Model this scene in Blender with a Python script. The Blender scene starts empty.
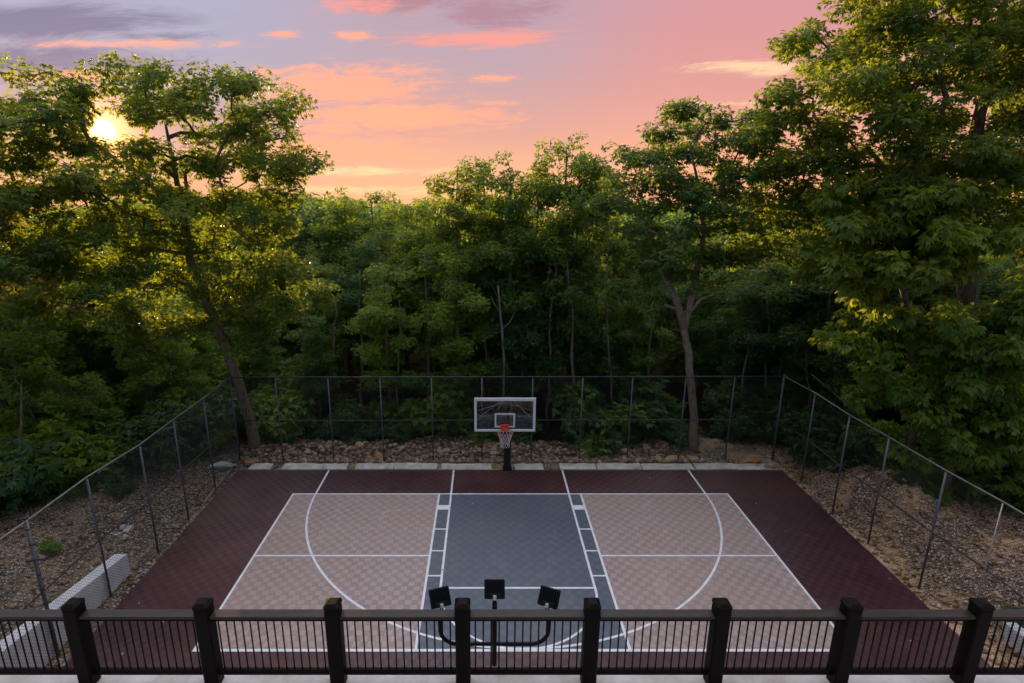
import bpy, math, random
import numpy as np
from mathutils import Vector

FT = 0.3048
F_PX, TH, CAM_H, CX = 559.0, math.radians(15.0), 29.6, 485.0
SX, DS = 2.6, 3.1      # survey offsets of the first measuring grid
CT, ST = math.cos(TH), math.sin(TH)
rnd = random.Random(7)
rng = np.random.default_rng(11)
scene = bpy.context.scene
C = scene.collection

# ---------------------------------------------------------------- helpers
def hx(px, D, h):
    """lateral position (ft) seen at image column px for distance D, height h"""
    return (px - CX) * (CT * D + ST * (CAM_H - h)) / F_PX
def hh(py, D):
    t = (py - 341.5) / F_PX
    return CAM_H - D * (ST + CT * t) / (CT - ST * t)

def gnd(px, py):
    t = (py - 341.5) / F_PX
    D = CAM_H * (CT - ST * t) / (ST + CT * t)
    return (px - CX) * (CT * D + ST * CAM_H) / F_PX, D
def tag(o, label=None, cat=None, group=None, kind=None):
    if label: o['label'] = label
    if cat: o['category'] = cat
    if group: o['group'] = group
    if kind: o['kind'] = kind
    return o
def empty(name, loc=(0, 0, 0), rz=0.0):
    o = bpy.data.objects.new(name, None); C.objects.link(o)
    o.location = loc; o.rotation_euler = (0, 0, rz); o.empty_display_size = 0.2
    return o
def link(name, me, mat=None, parent=None, loc=None):
    o = bpy.data.objects.new(name, me); C.objects.link(o)
    if mat is not None and len(me.materials) == 0: me.materials.append(mat)
    if parent is not None: o.parent = parent
    if loc is not None: o.location = loc
    return o
def copy_tree(o, parent=None):
    c = o.copy(); C.objects.link(c)
    if parent is not None: c.parent = parent
    for ch in list(o.children): copy_tree(ch, c)
    return c

class MB:
    """collects polygons in metres"""
    def __init__(s): s.v = []; s.f = []
    def add(s, vs, fs):
        n = len(s.v); s.v.extend([tuple(p) for p in vs]); s.f.extend([tuple(i + n for i in f) for f in fs])
    def box(s, c, size, rot=None, bevel=0.0):
        hx_, hy_, hz_ = size[0] / 2, size[1] / 2, size[2] / 2
        if bevel <= 0:
            vs = [Vector((x, y, z)) for z in (-hz_, hz_) for (x, y) in ((-hx_, -hy_), (hx_, -hy_), (hx_, hy_), (-hx_, hy_))]
            fs = [(3, 2, 1, 0), (4, 5, 6, 7), (0, 1, 5, 4), (1, 2, 6, 5), (2, 3, 7, 6), (3, 0, 4, 7)]
        else:
            b = bevel; vs = []; fs = []
            rings = [(-hz_, b), (-hz_ + b, 0), (hz_ - b, 0), (hz_, b)]
            for z, i in rings:
                X, Y = hx_ - i, hy_ - i
                c2 = b if i == 0 else 0.3 * b
                for (x, y) in ((-X + c2, -Y), (X - c2, -Y), (X, -Y + c2), (X, Y - c2), (X - c2, Y), (-X + c2, Y), (-X, Y - c2), (-X, -Y + c2)):
                    vs.append(Vector((x, y, z)))
            for r in range(3):
                for k in range(8):
                    a, b2 = r * 8 + k, r * 8 + (k + 1) % 8
                    fs.append((a, b2, b2 + 8, a + 8))
            fs.append(tuple(reversed(range(8)))); fs.append(tuple(range(24, 32)))
        if rot is not None: vs = [rot @ p for p in vs]
        c = Vector(c); s.add([p + c for p in vs], fs)
    def tube(s, pts, rad, n=8, cap=True):
        pts = [Vector(p) for p in pts]; m = len(pts)
        if not hasattr(rad, '__len__'): rad = [rad] * m
        up = None; base = len(s.v); vs = []
        for i, p in enumerate(pts):
            t = (pts[min(i + 1, m - 1)] - pts[max(i - 1, 0)])
            if t.length < 1e-9: t = Vector((0, 0, 1))
            t.normalize()
            if up is None:
                up = Vector((1, 0, 0)) if abs(t.x) < 0.8 else Vector((0, 1, 0))
            a = (up - t * up.dot(t)).normalized(); b = t.cross(a); up = a
            for k in range(n):
                w = 2 * math.pi * k / n
                vs.append(p + (a * math.cos(w) + b * math.sin(w)) * rad[i])
        fs = []
        for i in range(m - 1):
            for k in range(n):
                q, r = i * n + k, i * n + (k + 1) % n
                fs.append((q, r, r + n, q + n))
        if cap: fs.append(tuple(reversed(range(n)))); fs.append(tuple(range((m - 1) * n, m * n)))
        s.add(vs, fs)
    def mesh(s, name, smooth=False):
        me = bpy.data.meshes.new(name); me.from_pydata(s.v, [], s.f); me.update()
        if smooth: me.polygons.foreach_set('use_smooth', [True] * len(me.polygons))
        return me
    def build(s, name, mat, parent=None, smooth=False, loc=None):
        return link(name, s.mesh(name, smooth), mat, parent, loc)

def np_mesh(name, verts, faces, smooth=False, attr=None):
    me = bpy.data.meshes.new(name); nv, nf = len(verts), len(faces); k = faces.shape[1]
    me.vertices.add(nv); me.vertices.foreach_set('co', np.ascontiguousarray(verts, dtype=np.float32).ravel())
    me.loops.add(nf * k); me.loops.foreach_set('vertex_index', faces.astype(np.int32).ravel())
    me.polygons.add(nf)
    me.polygons.foreach_set('loop_start', np.arange(0, nf * k, k, dtype=np.int32))
    me.polygons.foreach_set('loop_total', np.full(nf, k, dtype=np.int32))
    if smooth: me.polygons.foreach_set('use_smooth', np.ones(nf, dtype=bool))
    me.update(calc_edges=True)
    if attr is not None:
        a = me.attributes.new('tint', 'FLOAT', 'FACE'); a.data.foreach_set('value', attr.astype(np.float32))
    return me

def vnoise(x, y, seed=0):
    """smooth value noise, numpy"""
    xi = np.floor(x).astype(np.int64); yi = np.floor(y).astype(np.int64)
    xf = x - xi; yf = y - yi; u = xf * xf * (3 - 2 * xf); v = yf * yf * (3 - 2 * yf)
    def h(a, b):
        n = (a * 374761393 + b * 668265263 + seed * 1442695041) & 0x7fffffff
        n = ((n ^ (n >> 13)) * 1274126177) & 0x7fffffff
        return ((n ^ (n >> 16)) & 0xffff) / 65535.0
    return (h(xi, yi) * (1 - u) + h(xi + 1, yi) * u) * (1 - v) + (h(xi, yi + 1) * (1 - u) + h(xi + 1, yi + 1) * u) * v
def fbm(x, y, seed=0, o=4):
    r = 0; a = 0.5; f = 1.0
    for i in range(o): r = r + a * vnoise(x * f, y * f, seed + i); a *= 0.5; f *= 2.03
    return r

# ---------------------------------------------------------------- materials
class N:
    def __init__(s, tree): s.t = tree; s.n = tree.nodes; s.l = tree.links
    def new(s, ty, **kw):
        nd = s.n.new(ty)
        for k, v in kw.items(): setattr(nd, k, v)
        return nd
    def set(s, nd, key, val):
        if hasattr(val, 'is_output') or isinstance(val, bpy.types.NodeSocket): s.l.new(val, nd.inputs[key])
        else: nd.inputs[key].default_value = val
    def math(s, op, a, b=None, clamp=False, c=None):
        nd = s.new('ShaderNodeMath', operation=op, use_clamp=clamp); s.set(nd, 0, a)
        if b is not None: s.set(nd, 1, b)
        if c is not None: s.set(nd, 2, c)
        return nd.outputs[0]
    def mix(s, fac, a, b, mode='MIX'):
        nd = s.new('ShaderNodeMix', data_type='RGBA', blend_type=mode)
        s.set(nd, 0, fac)
        s.set(nd, 6, a if not isinstance(a, tuple) else (*a, 1)[:4]); s.set(nd, 7, b if not isinstance(b, tuple) else (*b, 1)[:4])
        return nd.outputs[2]
    def noise(s, vec, scale, detail=4, rough=0.55, dist=0.0):
        nd = s.new('ShaderNodeTexNoise'); nd.inputs['Scale'].default_value = scale
        nd.inputs['Detail'].default_value = detail; nd.inputs['Roughness'].default_value = rough; nd.inputs['Distortion'].default_value = dist
        if vec is not None: s.l.new(vec, nd.inputs['Vector'])
        return nd.outputs['Fac']
    def ramp(s, fac, stops, interp='LINEAR'):
        nd = s.new('ShaderNodeValToRGB'); cr = nd.color_ramp; cr.interpolation = interp
        while len(cr.elements) < len(stops): cr.elements.new(0.5)
        for e, (p, c) in zip(cr.elements, stops):
            e.position = p; e.color = (c, c, c, 1) if not isinstance(c, tuple) else (*c, 1)[:4]
        s.l.new(fac, nd.inputs[0]); return nd.outputs[0]
    def ss(s, v, a, b):
        nd = s.new('ShaderNodeMapRange', interpolation_type='SMOOTHSTEP')
        s.set(nd, 0, v); s.set(nd, 1, a); s.set(nd, 2, b); return nd.outputs[0]

def material(name, fn, rough=0.6, metal=0.0, spec=0.5):
    m = bpy.data.materials.new(name); m.use_nodes = True
    nt = N(m.node_tree); b = m.node_tree.nodes['Principled BSDF']
    b.inputs['Roughness'].default_value = rough; b.inputs['Metallic'].default_value = metal
    b.inputs['Specular IOR Level'].default_value = spec
    tc = nt.new('ShaderNodeTexCoord')
    fn(nt, b, tc); return m
def bump(nt, b, h, strength=0.4, dist=0.02):
    nd = nt.new('ShaderNodeBump'); nd.inputs['Strength'].default_value = strength; nd.inputs['Distance'].default_value = dist
    nt.l.new(h, nd.inputs['Height']); nt.l.new(nd.outputs[0], b.inputs['Normal'])

def simple(name, col, rough=0.6, metal=0.0, var=0.25, scale=8.0, bmp=0.15, coord='Object', spec=0.5):
    def fn(nt, b, tc):
        n = nt.noise(tc.outputs[coord], scale, 6, 0.65)
        c = nt.mix(nt.ramp(n, [(0.3, 0.0), (0.7, 1.0)]), tuple(x * (1 - var) for x in col), tuple(min(1, x * (1 + var)) for x in col))
        nt.l.new(c, b.inputs['Base Color'])
        if bmp: bump(nt, b, nt.noise(tc.outputs[coord], scale * 6, 5, 0.6), bmp, 0.01)
    return material(name, fn, rough, metal, spec)

def court_mat(name, col, dirt, rough=0.5, contrast=0.82):
    def fn(nt, b, tc):
        g = tc.outputs['Object']
        ch = nt.new('ShaderNodeTexChecker'); nt.l.new(g, ch.inputs['Vector']); ch.inputs['Scale'].default_value = 1 / (0.5 * FT)
        wob = nt.noise(g, 1.1, 3, 0.5)
        dark = tuple(x * contrast for x in col)
        c = nt.mix(nt.math('MULTIPLY', ch.outputs['Fac'], nt.math('MULTIPLY_ADD', wob, 1.0, True, c=0.25)), col, dark)
        big = nt.ramp(nt.noise(g, 0.28, 5, 0.62), [(0.42, 0.0), (0.72, 1.0)])
        c = nt.mix(nt.math('MULTIPLY', big, 0.5), c, dirt)
        sp = nt.ramp(nt.noise(g, 9.0, 5, 0.7), [(0.60, 0.0), (0.75, 1.0)])
        c = nt.mix(nt.math('MULTIPLY', sp, 0.25), c, dirt)
        # dust swept along the edges and dried puddle rings
        ring = nt.noise(g, 0.55, 3, 0.5, 0.8); ring = nt.ramp(ring, [(0.485, 0.0), (0.50, 1.0), (0.515, 0.0)])
        c = nt.mix(nt.math('MULTIPLY', ring, 0.16), c, tuple(min(1, x * 1.8 + .03) for x in col))
        # tile joints every foot and the open grid of the tiles
        br = nt.new('ShaderNodeTexBrick'); nt.l.new(g, br.inputs['Vector']); br.offset = 0.0
        br.inputs['Scale'].default_value = 1.0; br.inputs['Brick Width'].default_value = FT; br.inputs['Row Height'].default_value = FT
        br.inputs['Mortar Size'].default_value = 0.006; br.inputs['Mortar Smooth'].default_value = 0.3
        c = nt.mix(nt.math('MULTIPLY', br.outputs['Fac'], 0.45), c, tuple(x * 0.35 for x in col))
        nt.l.new(c, b.inputs['Base Color'])
        r = nt.math('MULTIPLY_ADD', nt.noise(g, 2.3, 4, 0.6), 0.3, c=rough - 0.13)
        r = nt.math('ADD', r, nt.math('MULTIPLY', ch.outputs['Fac'], 0.08))
        nt.l.new(r, b.inputs['Roughness'])
        bump(nt, b, nt.noise(g, 60, 2, 0.5), 0.12, 0.004)
    return material(name, fn, rough)

M = {}
M['maroon'] = court_mat('maroon tile', (0.057, 0.0175, 0.0225), (0.15, 0.065, 0.052), 0.36, 0.40)
M['tan'] = court_mat('tan tile', (0.375, 0.282, 0.262), (0.37, 0.24, 0.175), 0.45, 0.66)
M['grey'] = court_mat('grey tile', (0.086, 0.104, 0.134), (0.15, 0.145, 0.14), 0.45, 0.80)
M['line'] = simple('white line paint', (0.70, 0.69, 0.71), 0.5, var=0.16, scale=5, bmp=0.05)
M['post'] = simple('dark grey fence steel', (0.12, 0.12, 0.135), 0.38, 0.5, var=0.3, scale=6, bmp=0.05)
M['rail_steel'] = simple('fence rail steel', (0.050, 0.050, 0.055), 0.36, 0.5, var=0.2, scale=6, bmp=0.05)
M['top_steel_lit'] = simple('top rail steel with painted light', (0.19, 0.18, 0.175), 0.35, 0.5, var=0.3, scale=4, bmp=0.05)  # lighter copy of the rail steel: light on the side top rails painted in
M['galv'] = simple('galvanised steel', (0.42, 0.38, 0.33), 0.4, 0.6, var=0.2, scale=6, bmp=0.05)
M['wire'] = simple('black coated wire', (0.016, 0.016, 0.018), 0.5, 0.0, var=0.1, bmp=0)
M['black'] = simple('black powder coat', (0.003, 0.003, 0.0035), 0.5, 0.0, var=0.3, scale=9, bmp=0.05, spec=0.2)
M['pad'] = simple('black pole padding', (0.011, 0.011, 0.012), 0.55, var=0.2, bmp=0.1)
M['white'] = simple('white painted frame', (0.72, 0.72, 0.75), 0.4, var=0.05, bmp=0.03)
M['orange'] = simple('orange red rim paint', (0.62, 0.060, 0.025), 0.4, var=0.1, bmp=0.02)
M['net'] = simple('white nylon net', (0.62, 0.58, 0.56), 0.8, var=0.1, bmp=0)
M['aluminium'] = simple('light grey metal', (0.40, 0.40, 0.43), 0.35, 0.6, var=0.1, bmp=0.02)

def f_wood(col):
    def fn(nt, b, tc):
        mp = nt.new('ShaderNodeMapping'); nt.l.new(tc.outputs['Object'], mp.inputs[0]); mp.inputs['Scale'].default_value = (1.0, 9.0, 9.0)
        n = nt.noise(mp.outputs[0], 3.0, 6, 0.65, 0.6)
        c = nt.mix(nt.ramp(n, [(0.3, 0.0), (0.72, 1.0)]), tuple(x * 0.5 for x in col), tuple(x * 1.5 for x in col))
        nt.l.new(c, b.inputs['Base Color']); bump(nt, b, n, 0.35, 0.006)
        nt.l.new(nt.math('MULTIPLY_ADD', n, 0.35, c=0.22), b.inputs['Roughness'])
    return fn
def f_woodz(col):
    def fn(nt, b, tc):
        mp = nt.new('ShaderNodeMapping'); nt.l.new(tc.outputs['Object'], mp.inputs[0]); mp.inputs['Scale'].default_value = (9.0, 9.0, 1.0)
        n = nt.noise(mp.outputs[0], 3.0, 6, 0.65, 0.6)
        c = nt.mix(nt.ramp(n, [(0.3, 0.0), (0.72, 1.0)]), tuple(x * 0.5 for x in col), tuple(x * 1.6 for x in col))
        nt.l.new(c, b.inputs['Base Color']); bump(nt, b, n, 0.4, 0.006)
        nt.l.new(nt.math('MULTIPLY_ADD', n, 0.3, c=0.35), b.inputs['Roughness'])
    return fn
M['rail_wood'] = material('dark stained rail timber', f_wood((0.026, 0.017, 0.013)), spec=0.3)
M['post_wood'] = material('dark stained post timber', f_woodz((0.006, 0.0034, 0.0026)), spec=0.08)
M['plank'] = material('weathered plank', f_wood((0.26, 0.19, 0.12)))

def f_conc(col, stain):
    def fn(nt, b, tc):
        g = tc.outputs['Object']
        n = nt.noise(g, 2.2, 7, 0.68)
        c = nt.mix(nt.ramp(n, [(0.35, 0.0), (0.7, 1.0)]), col, stain)
        pit = nt.ramp(nt.noise(g, 40, 4, 0.7), [(0.60, 0.0), (0.78, 1.0)])
        c = nt.mix(nt.math('MULTIPLY', pit, 0.22), c, tuple(x * 0.4 for x in col))
        nt.l.new(c, b.inputs['Base Color']); bump(nt, b, nt.noise(g, 30, 6, 0.7), 0.2, 0.005)
    return fn
M['concrete'] = material('pale concrete', f_conc((0.62, 0.58, 0.54), (0.40, 0.34, 0.28)), 0.85)
M['kerb'] = material('broken kerb concrete', f_conc((0.62, 0.61, 0.58), (0.30, 0.25, 0.18)), 0.9)
M['block'] = material('wall concrete', f_conc((0.66, 0.66, 0.68), (0.48, 0.47, 0.47)), 0.85)

def f_ground(nt, b, tc):
    g = tc.outputs['Object']
    vo = nt.new('ShaderNodeTexVoronoi'); nt.l.new(g, vo.inputs['Vector']); vo.inputs['Scale'].default_value = 19
    vb = nt.new('ShaderNodeTexVoronoi'); nt.l.new(g, vb.inputs['Vector']); vb.inputs['Scale'].default_value = 5.5
    sep = nt.new('ShaderNodeSeparateColor'); nt.l.new(vo.outputs['Color'], sep.inputs[0])
    stone = nt.ramp(sep.outputs[0], [(0.0, (0.16, 0.135, 0.115)), (0.35, (0.31, 0.27, 0.235)), (0.7, (0.46, 0.41, 0.36)), (0.93, (0.58, 0.53, 0.47)), (1.0, (0.65, 0.61, 0.56))])
    gap = nt.ss(vo.outputs['Distance'], 0.03, 0.75)
    stone = nt.mix(gap, stone, (0.07, 0.052, 0.038))
    dirt = nt.ramp(nt.noise(g, 3.2, 8, 0.72), [(0.3, (0.21, 0.135, 0.08)), (0.5, (0.40, 0.275, 0.175)), (0.72, (0.54, 0.40, 0.28))])
    mask = nt.ramp(nt.noise(g, 0.55, 6, 0.65), [(0.46, 0.0), (0.60, 1.0)])
    sm = nt.new('ShaderNodeSeparateXYZ'); nt.l.new(g, sm.inputs[0])
    mask = nt.math('MULTIPLY', mask, nt.math('MULTIPLY_ADD', nt.ss(sm.outputs[0], -8.6, -7.6), 0.6, c=0.4))
    c = nt.mix(mask, stone, dirt)
    litter = nt.ramp(nt.noise(g, 11, 5, 0.8), [(0.56, 0.0), (0.64, 1.0)])
    c = nt.mix(nt.math('MULTIPLY', litter, 0.6), c, (0.17, 0.088, 0.032))
    moss = nt.ramp(nt.noise(g, 0.9, 6, 0.7, 0.5), [(0.57, 0.0), (0.66, 1.0)])
    c = nt.mix(nt.math('MULTIPLY', moss, 0.35), c, (0.05, 0.055, 0.018))
    # the spoil on the right bank is lighter, warmer subsoil
    sx = nt.new('ShaderNodeSeparateXYZ'); nt.l.new(g, sx.inputs[0])
    c = nt.mix(nt.ss(sx.outputs[0], 9.0, 10.5), c, nt.mix(1.0, c, (1.50, 1.36, 1.26), 'MULTIPLY'))
    # beyond the banks the soil is dark forest humus
    spx = nt.new('ShaderNodeSeparateXYZ'); nt.l.new(g, spx.inputs[0])
    wob = nt.math('MULTIPLY', nt.noise(g, 0.6, 5, 0.65), 3.0)
    far = nt.math('MAXIMUM', nt.ss(nt.math('ADD', spx.outputs[1], wob), 20.3, 21.0), nt.ss(nt.math('ADD', nt.math('ABSOLUTE', spx.outputs[0]), wob), 17.0, 19.0))
    hum = nt.ramp(nt.noise(g, 6, 6, 0.75), [(0.35, (0.010, 0.008, 0.005)), (0.65, (0.035, 0.024, 0.013))])
    c = nt.mix(far, c, hum)
    nt.l.new(c, b.inputs['Base Color'])
    h = nt.math('ADD', nt.math('MULTIPLY', vo.outputs['Distance'], -1.0), nt.math('MULTIPLY', nt.noise(g, 7, 6, 0.7), 1.5))
    h = nt.math('MULTIPLY', h, nt.math('MULTIPLY_ADD', far, -0.85, c=1.0))
    bump(nt, b, h, 0.9, 0.035)
M['ground'] = material('gravel and dirt ground', f_ground, 1.0, spec=0.0)

def f_rock(nt, b, tc):
    oi = nt.new('ShaderNodeObjectInfo')
    n = nt.noise(tc.outputs['Object'], 5.0, 7, 0.7)
    c = nt.ramp(n, [(0.3, (0.27, 0.17, 0.10)), (0.5, (0.50, 0.34, 0.21)), (0.7, (0.62, 0.47, 0.33))])
    c2 = nt.mix(oi.outputs['Random'], c, (0.26, 0.17, 0.10), 'MIX')
    nt.l.new(nt.mix(0.45, c, c2), b.inputs['Base Color']); bump(nt, b, nt.noise(tc.outputs['Object'], 16, 6, 0.7), 0.6, 0.03)
M['rock'] = material('tan rubble rock', f_rock, 0.95, spec=0.05)
def f_peb(nt, b, tc):
    at = nt.new('ShaderNodeAttribute'); at.attribute_name = 'tint'
    c = nt.ramp(at.outputs['Fac'], [(0.0, (0.14, 0.095, 0.06)), (0.4, (0.34, 0.235, 0.15)), (0.75, (0.52, 0.39, 0.27)), (1.0, (0.68, 0.58, 0.47))])
    c = nt.mix(nt.noise(tc.outputs['Object'], 12, 3, 0.6), c, (0.12, 0.08, 0.05))
    sx = nt.new('ShaderNodeSeparateXYZ'); nt.l.new(tc.outputs['Object'], sx.inputs[0])
    c = nt.mix(nt.ss(sx.outputs[0], 9.0, 10.5), c, nt.mix(1.0, c, (1.5, 1.36, 1.26), 'MULTIPLY'))
    nt.l.new(c, b.inputs['Base Color'])
M['pebble'] = material('loose stones', f_peb, 0.95, spec=0.05)
def f_litter(nt, b, tc):
    at = nt.new('ShaderNodeAttribute'); at.attribute_name = 'tint'
    c = nt.ramp(at.outputs['Fac'], [(0.0, (0.05, 0.028, 0.014)), (0.5, (0.16, 0.085, 0.033)), (0.85, (0.26, 0.16, 0.06)), (1.0, (0.42, 0.32, 0.12))])
    nt.l.new(c, b.inputs['Base Color'])
M['litter'] = material('dry fallen leaves', f_litter, 0.9, spec=0.05)
M['brick'] = simple('orange fired clay', (0.40, 0.15, 0.055), 0.85, var=0.3, scale=14, bmp=0.3)
M['yellow_leaf'] = simple('yellow fallen leaf', (0.50, 0.36, 0.10), 0.7, var=0.3, scale=14, bmp=0.1)
M['pale_stone'] = simple('pale limestone', (0.42, 0.41, 0.40), 0.85, var=0.25, scale=8, bmp=0.4)
M['turquoise'] = simple('turquoise plastic', (0.05, 0.34, 0.28), 0.5, var=0.1, bmp=0)

def f_bark(c1, c2):
    def fn(nt, b, tc):
        mp = nt.new('ShaderNodeMapping'); nt.l.new(tc.outputs['Object'], mp.inputs[0]); mp.inputs['Scale'].default_value = (1, 1, 0.28)
        vo = nt.new('ShaderNodeTexVoronoi'); nt.l.new(mp.outputs[0], vo.inputs['Vector']); vo.inputs['Scale'].default_value = 16
        n = nt.noise(mp.outputs[0], 7, 7, 0.72)
        f = nt.math('MULTIPLY', n, nt.math('ADD', vo.outputs['Distance'], 0.55))
        nt.l.new(nt.ramp(f, [(0.18, c1), (0.55, c2)]), b.inputs['Base Color'])
        bump(nt, b, f, 0.9, 0.04)
    return fn
M['bark'] = material('dark ridged bark', f_bark((0.035, 0.026, 0.019), (0.19, 0.15, 0.115)), 0.95, spec=0.03)
M['bark_pale'] = material('pale grey bark', f_bark((0.055, 0.043, 0.033), (0.27, 0.22, 0.18)), 0.85, spec=0.2)
M['deadwood'] = material('bleached dead wood', f_bark((0.06, 0.053, 0.047), (0.21, 0.19, 0.17)), 0.85, spec=0.2)

def leaf_mat(name, cols, trans, tf=0.42):
    m = bpy.data.materials.new(name); m.use_nodes = True
    nt = N(m.node_tree); b = m.node_tree.nodes['Principled BSDF']; out = m.node_tree.nodes['Material Output']
    at = nt.new('ShaderNodeAttribute'); at.attribute_name = 'tint'
    oi = nt.new('ShaderNodeObjectInfo')
    f = nt.math('ADD', nt.math('MULTIPLY', at.outputs['Fac'], 0.8), nt.math('MULTIPLY', oi.outputs['Random'], 0.2))
    c = nt.ramp(f, [(0.0, cols[0]), (0.5, cols[1]), (1.0, cols[2])])
    nt.l.new(c, b.inputs['Base Color']); b.inputs['Roughness'].default_value = 0.5; b.inputs['Specular IOR Level'].default_value = 0.35
    tr = nt.new('ShaderNodeBsdfTranslucent')
    nt.l.new(nt.mix(0.5, nt.mix(1.0, c, (2.2, 2.2, 1.4), 'MULTIPLY'), trans), tr.inputs[0])
    mx = nt.new('ShaderNodeMixShader'); mx.inputs[0].default_value = tf
    nt.l.new(b.outputs[0], mx.inputs[1]); nt.l.new(tr.outputs[0], mx.inputs[2]); nt.l.new(mx.outputs[0], out.inputs[0])
    return m
M['leaf_oak'] = leaf_mat('oak leaves', ((0.009, 0.038, 0.010), (0.046, 0.118, 0.022), (0.170, 0.225, 0.026)), (0.55, 0.52, 0.02))
M['leaf_mid'] = leaf_mat('mixed green leaves', ((0.007, 0.038, 0.013), (0.034, 0.115, 0.027), (0.125, 0.215, 0.030)), (0.46, 0.50, 0.02))
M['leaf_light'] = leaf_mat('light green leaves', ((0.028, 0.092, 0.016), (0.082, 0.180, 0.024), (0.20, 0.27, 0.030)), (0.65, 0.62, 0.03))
M['leaf_sunlit'] = leaf_mat('maple leaves with painted sunlight', ((0.045, 0.10, 0.015), (0.12, 0.20, 0.025), (0.26, 0.31, 0.035)), (0.70, 0.62, 0.03))  # sunlight on the right maple painted in as a yellower, lighter green
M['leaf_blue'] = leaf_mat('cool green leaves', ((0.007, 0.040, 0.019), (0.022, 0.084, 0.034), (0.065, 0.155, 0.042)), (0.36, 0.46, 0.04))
M['leaf_backlit'] = leaf_mat('leaves with painted gold backlight', ((0.10, 0.095, 0.018), (0.19, 0.15, 0.022), (0.30, 0.20, 0.03)), (0.50, 0.34, 0.04))  # low sun through the leaves painted in as a gold leaf colour

# ---------------------------------------------------------------- ground
def axis(fine_lo, fine_hi, step, far_lo, far_hi):
    mid = list(np.arange(fine_lo, fine_hi + 1e-6, step))
    lo = []; s = step; p = fine_lo
    while p > far_lo: s *= 1.22; p -= s; lo.append(max(p, far_lo))
    hi = []; s = step; p = mid[-1]
    while p < far_hi: s *= 1.22; p += s; hi.append(min(p, far_hi))
    return np.array(lo[::-1] + mid + hi)
def sstep(v, a, b):
    t = np.clip((v - a) / (b - a), 0, 1); return t * t * (3 - 2 * t)
def left_edge(D): return -27.2 + 0 * D
def right_edge(D): return 32.7 + 0 * D
def ground_h(x, y):
    """metres in, metres out"""
    X = np.asarray(x, dtype=float) / FT; D = np.asarray(y, dtype=float) / FT
    dl = left_edge(D) - X; dr = X - right_edge(D); D = D + DS; X = X - SX
    n1 = fbm(X * 0.16, D * 0.16, 3); n2 = fbm(X * 0.7 + 9, D * 0.7, 5); n3 = fbm(X * 2.6, D * 2.6, 8, 3)
    db = D - 60.4
    out = np.maximum(np.maximum(dl, dr), db)
    rough = sstep(out, 0.3, 3.0)
    n3 = 0.45 + (n3 - 0.45) * (1 - sstep(D, 68, 74)); n2 = 0.45 + (n2 - 0.45) * (1 - sstep(D, 72, 82)); n1 = 0.45 + (n1 - 0.45) * (1 - sstep(D, 85, 120))
    h = -0.22 + sstep(out, 0.0, 0.7) * 0.12 + rough * ((n1 - 0.45) * 1.6 + (n2 - 0.45) * 0.9 + (n3 - 0.45) * 0.55)
    # rubble berm behind the back fence
    bt = sstep(D, 61.2, 63.6) * (1 - sstep(D, 63.8, 66.5)) * sstep(X, -31, -19) * (1 - sstep(X, 8, 19))
    h = h + bt * (0.12 + 0.9 * (n2 - 0.2) + 0.9 * (n3 - 0.45))
    # spoil mounds right of the right fence
    h = h + 3.0 * np.exp(-(((X - 36.5) / 4.2) ** 2 + ((D - 51.5) / 5.5) ** 2)) * (0.7 + 0.6 * n2) * sstep(dr, 0.4, 2.5)
    h = h + 3.1 * np.exp(-(((X - 43) / 7.0) ** 2 + ((D - 38) / 6.0) ** 2)) * (0.7 + 0.6 * n2) * sstep(dr, 0.4, 2.5)
    # gravel banked up behind the left wall
    h = h + 1.5 * sstep(dl, 1.2, 3.0) * (1 - sstep(D, 33, 41)) + 0.9 * sstep(dl, 3, 14)
    # the wood floor falls away
    h = h - 4.5 * sstep(D, 70, 130) - 0.03 * np.clip(D - 210, 0, None)
    return h * FT
xs = axis(-17.0, 18.2, 0.13, -900, 900); ys = axis(4.2, 22.0, 0.13, -60, 1500)
GX, GY = np.meshgrid(xs, ys)
GZ = ground_h(GX, GY)
nx, ny = len(xs), len(ys)
idx = np.arange(nx * ny).reshape(ny, nx)
fa = np.stack([idx[:-1, :-1].ravel(), idx[:-1, 1:].ravel(), idx[1:, 1:].ravel(), idx[1:, :-1].ravel()], 1)
gme = np_mesh('ground', np.stack([GX.ravel(), GY.ravel(), GZ.ravel()], 1), fa, smooth=True)
tag(link('ground', gme, M['ground']), kind='structure')

# ---------------------------------------------------------------- court
def c0(D): return 2.53
Z0 = 0.0
def poly(name, pts, z, mat, parent=None, thick=0.0):
    m = MB(); n = len(pts)
    top = [(p[0] * FT, p[1] * FT, z) for p in pts]
    if thick:
        bot = [(p[0], p[1], z - thick) for p in top]
        m.add(top + bot, [tuple(range(n))] + [(i, i + n, (i + 1) % n + n, (i + 1) % n) for i in range(n)])
    else: m.add(top, [tuple(range(n))])
    o = m.build(name, mat, parent); return o
DN = 27.6
court = poly('court', [(left_edge(DN), DN), (right_edge(DN), DN), (right_edge(0), 55.75), (left_edge(0), 55.75)], 0.0, M['maroon'], None, 0.06)
tag(court, kind='structure')
YN, YF = 30.72, 50.72
XL, XR = -19.43, 24.57
loL = lambda D: c0(D) - 7.17
loR = lambda D: c0(D) + 7.17
poly('side_zone', [(XL, YN), (loL(YN), YN), (loL(YF), YF), (XL, YF)], 0.004, M['tan'], court)
poly('side_zone', [(loR(YN), YN), (XR, YN), (XR, YF), (loR(YF), YF)], 0.004, M['tan'], court)
poly('key_zone', [(loL(YN), YN), (loR(YN), YN), (loR(YF), YF), (loL(YF), YF)], 0.004, M['grey'], court)
lm = MB(); LW = 0.19
layer = [0]
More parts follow.
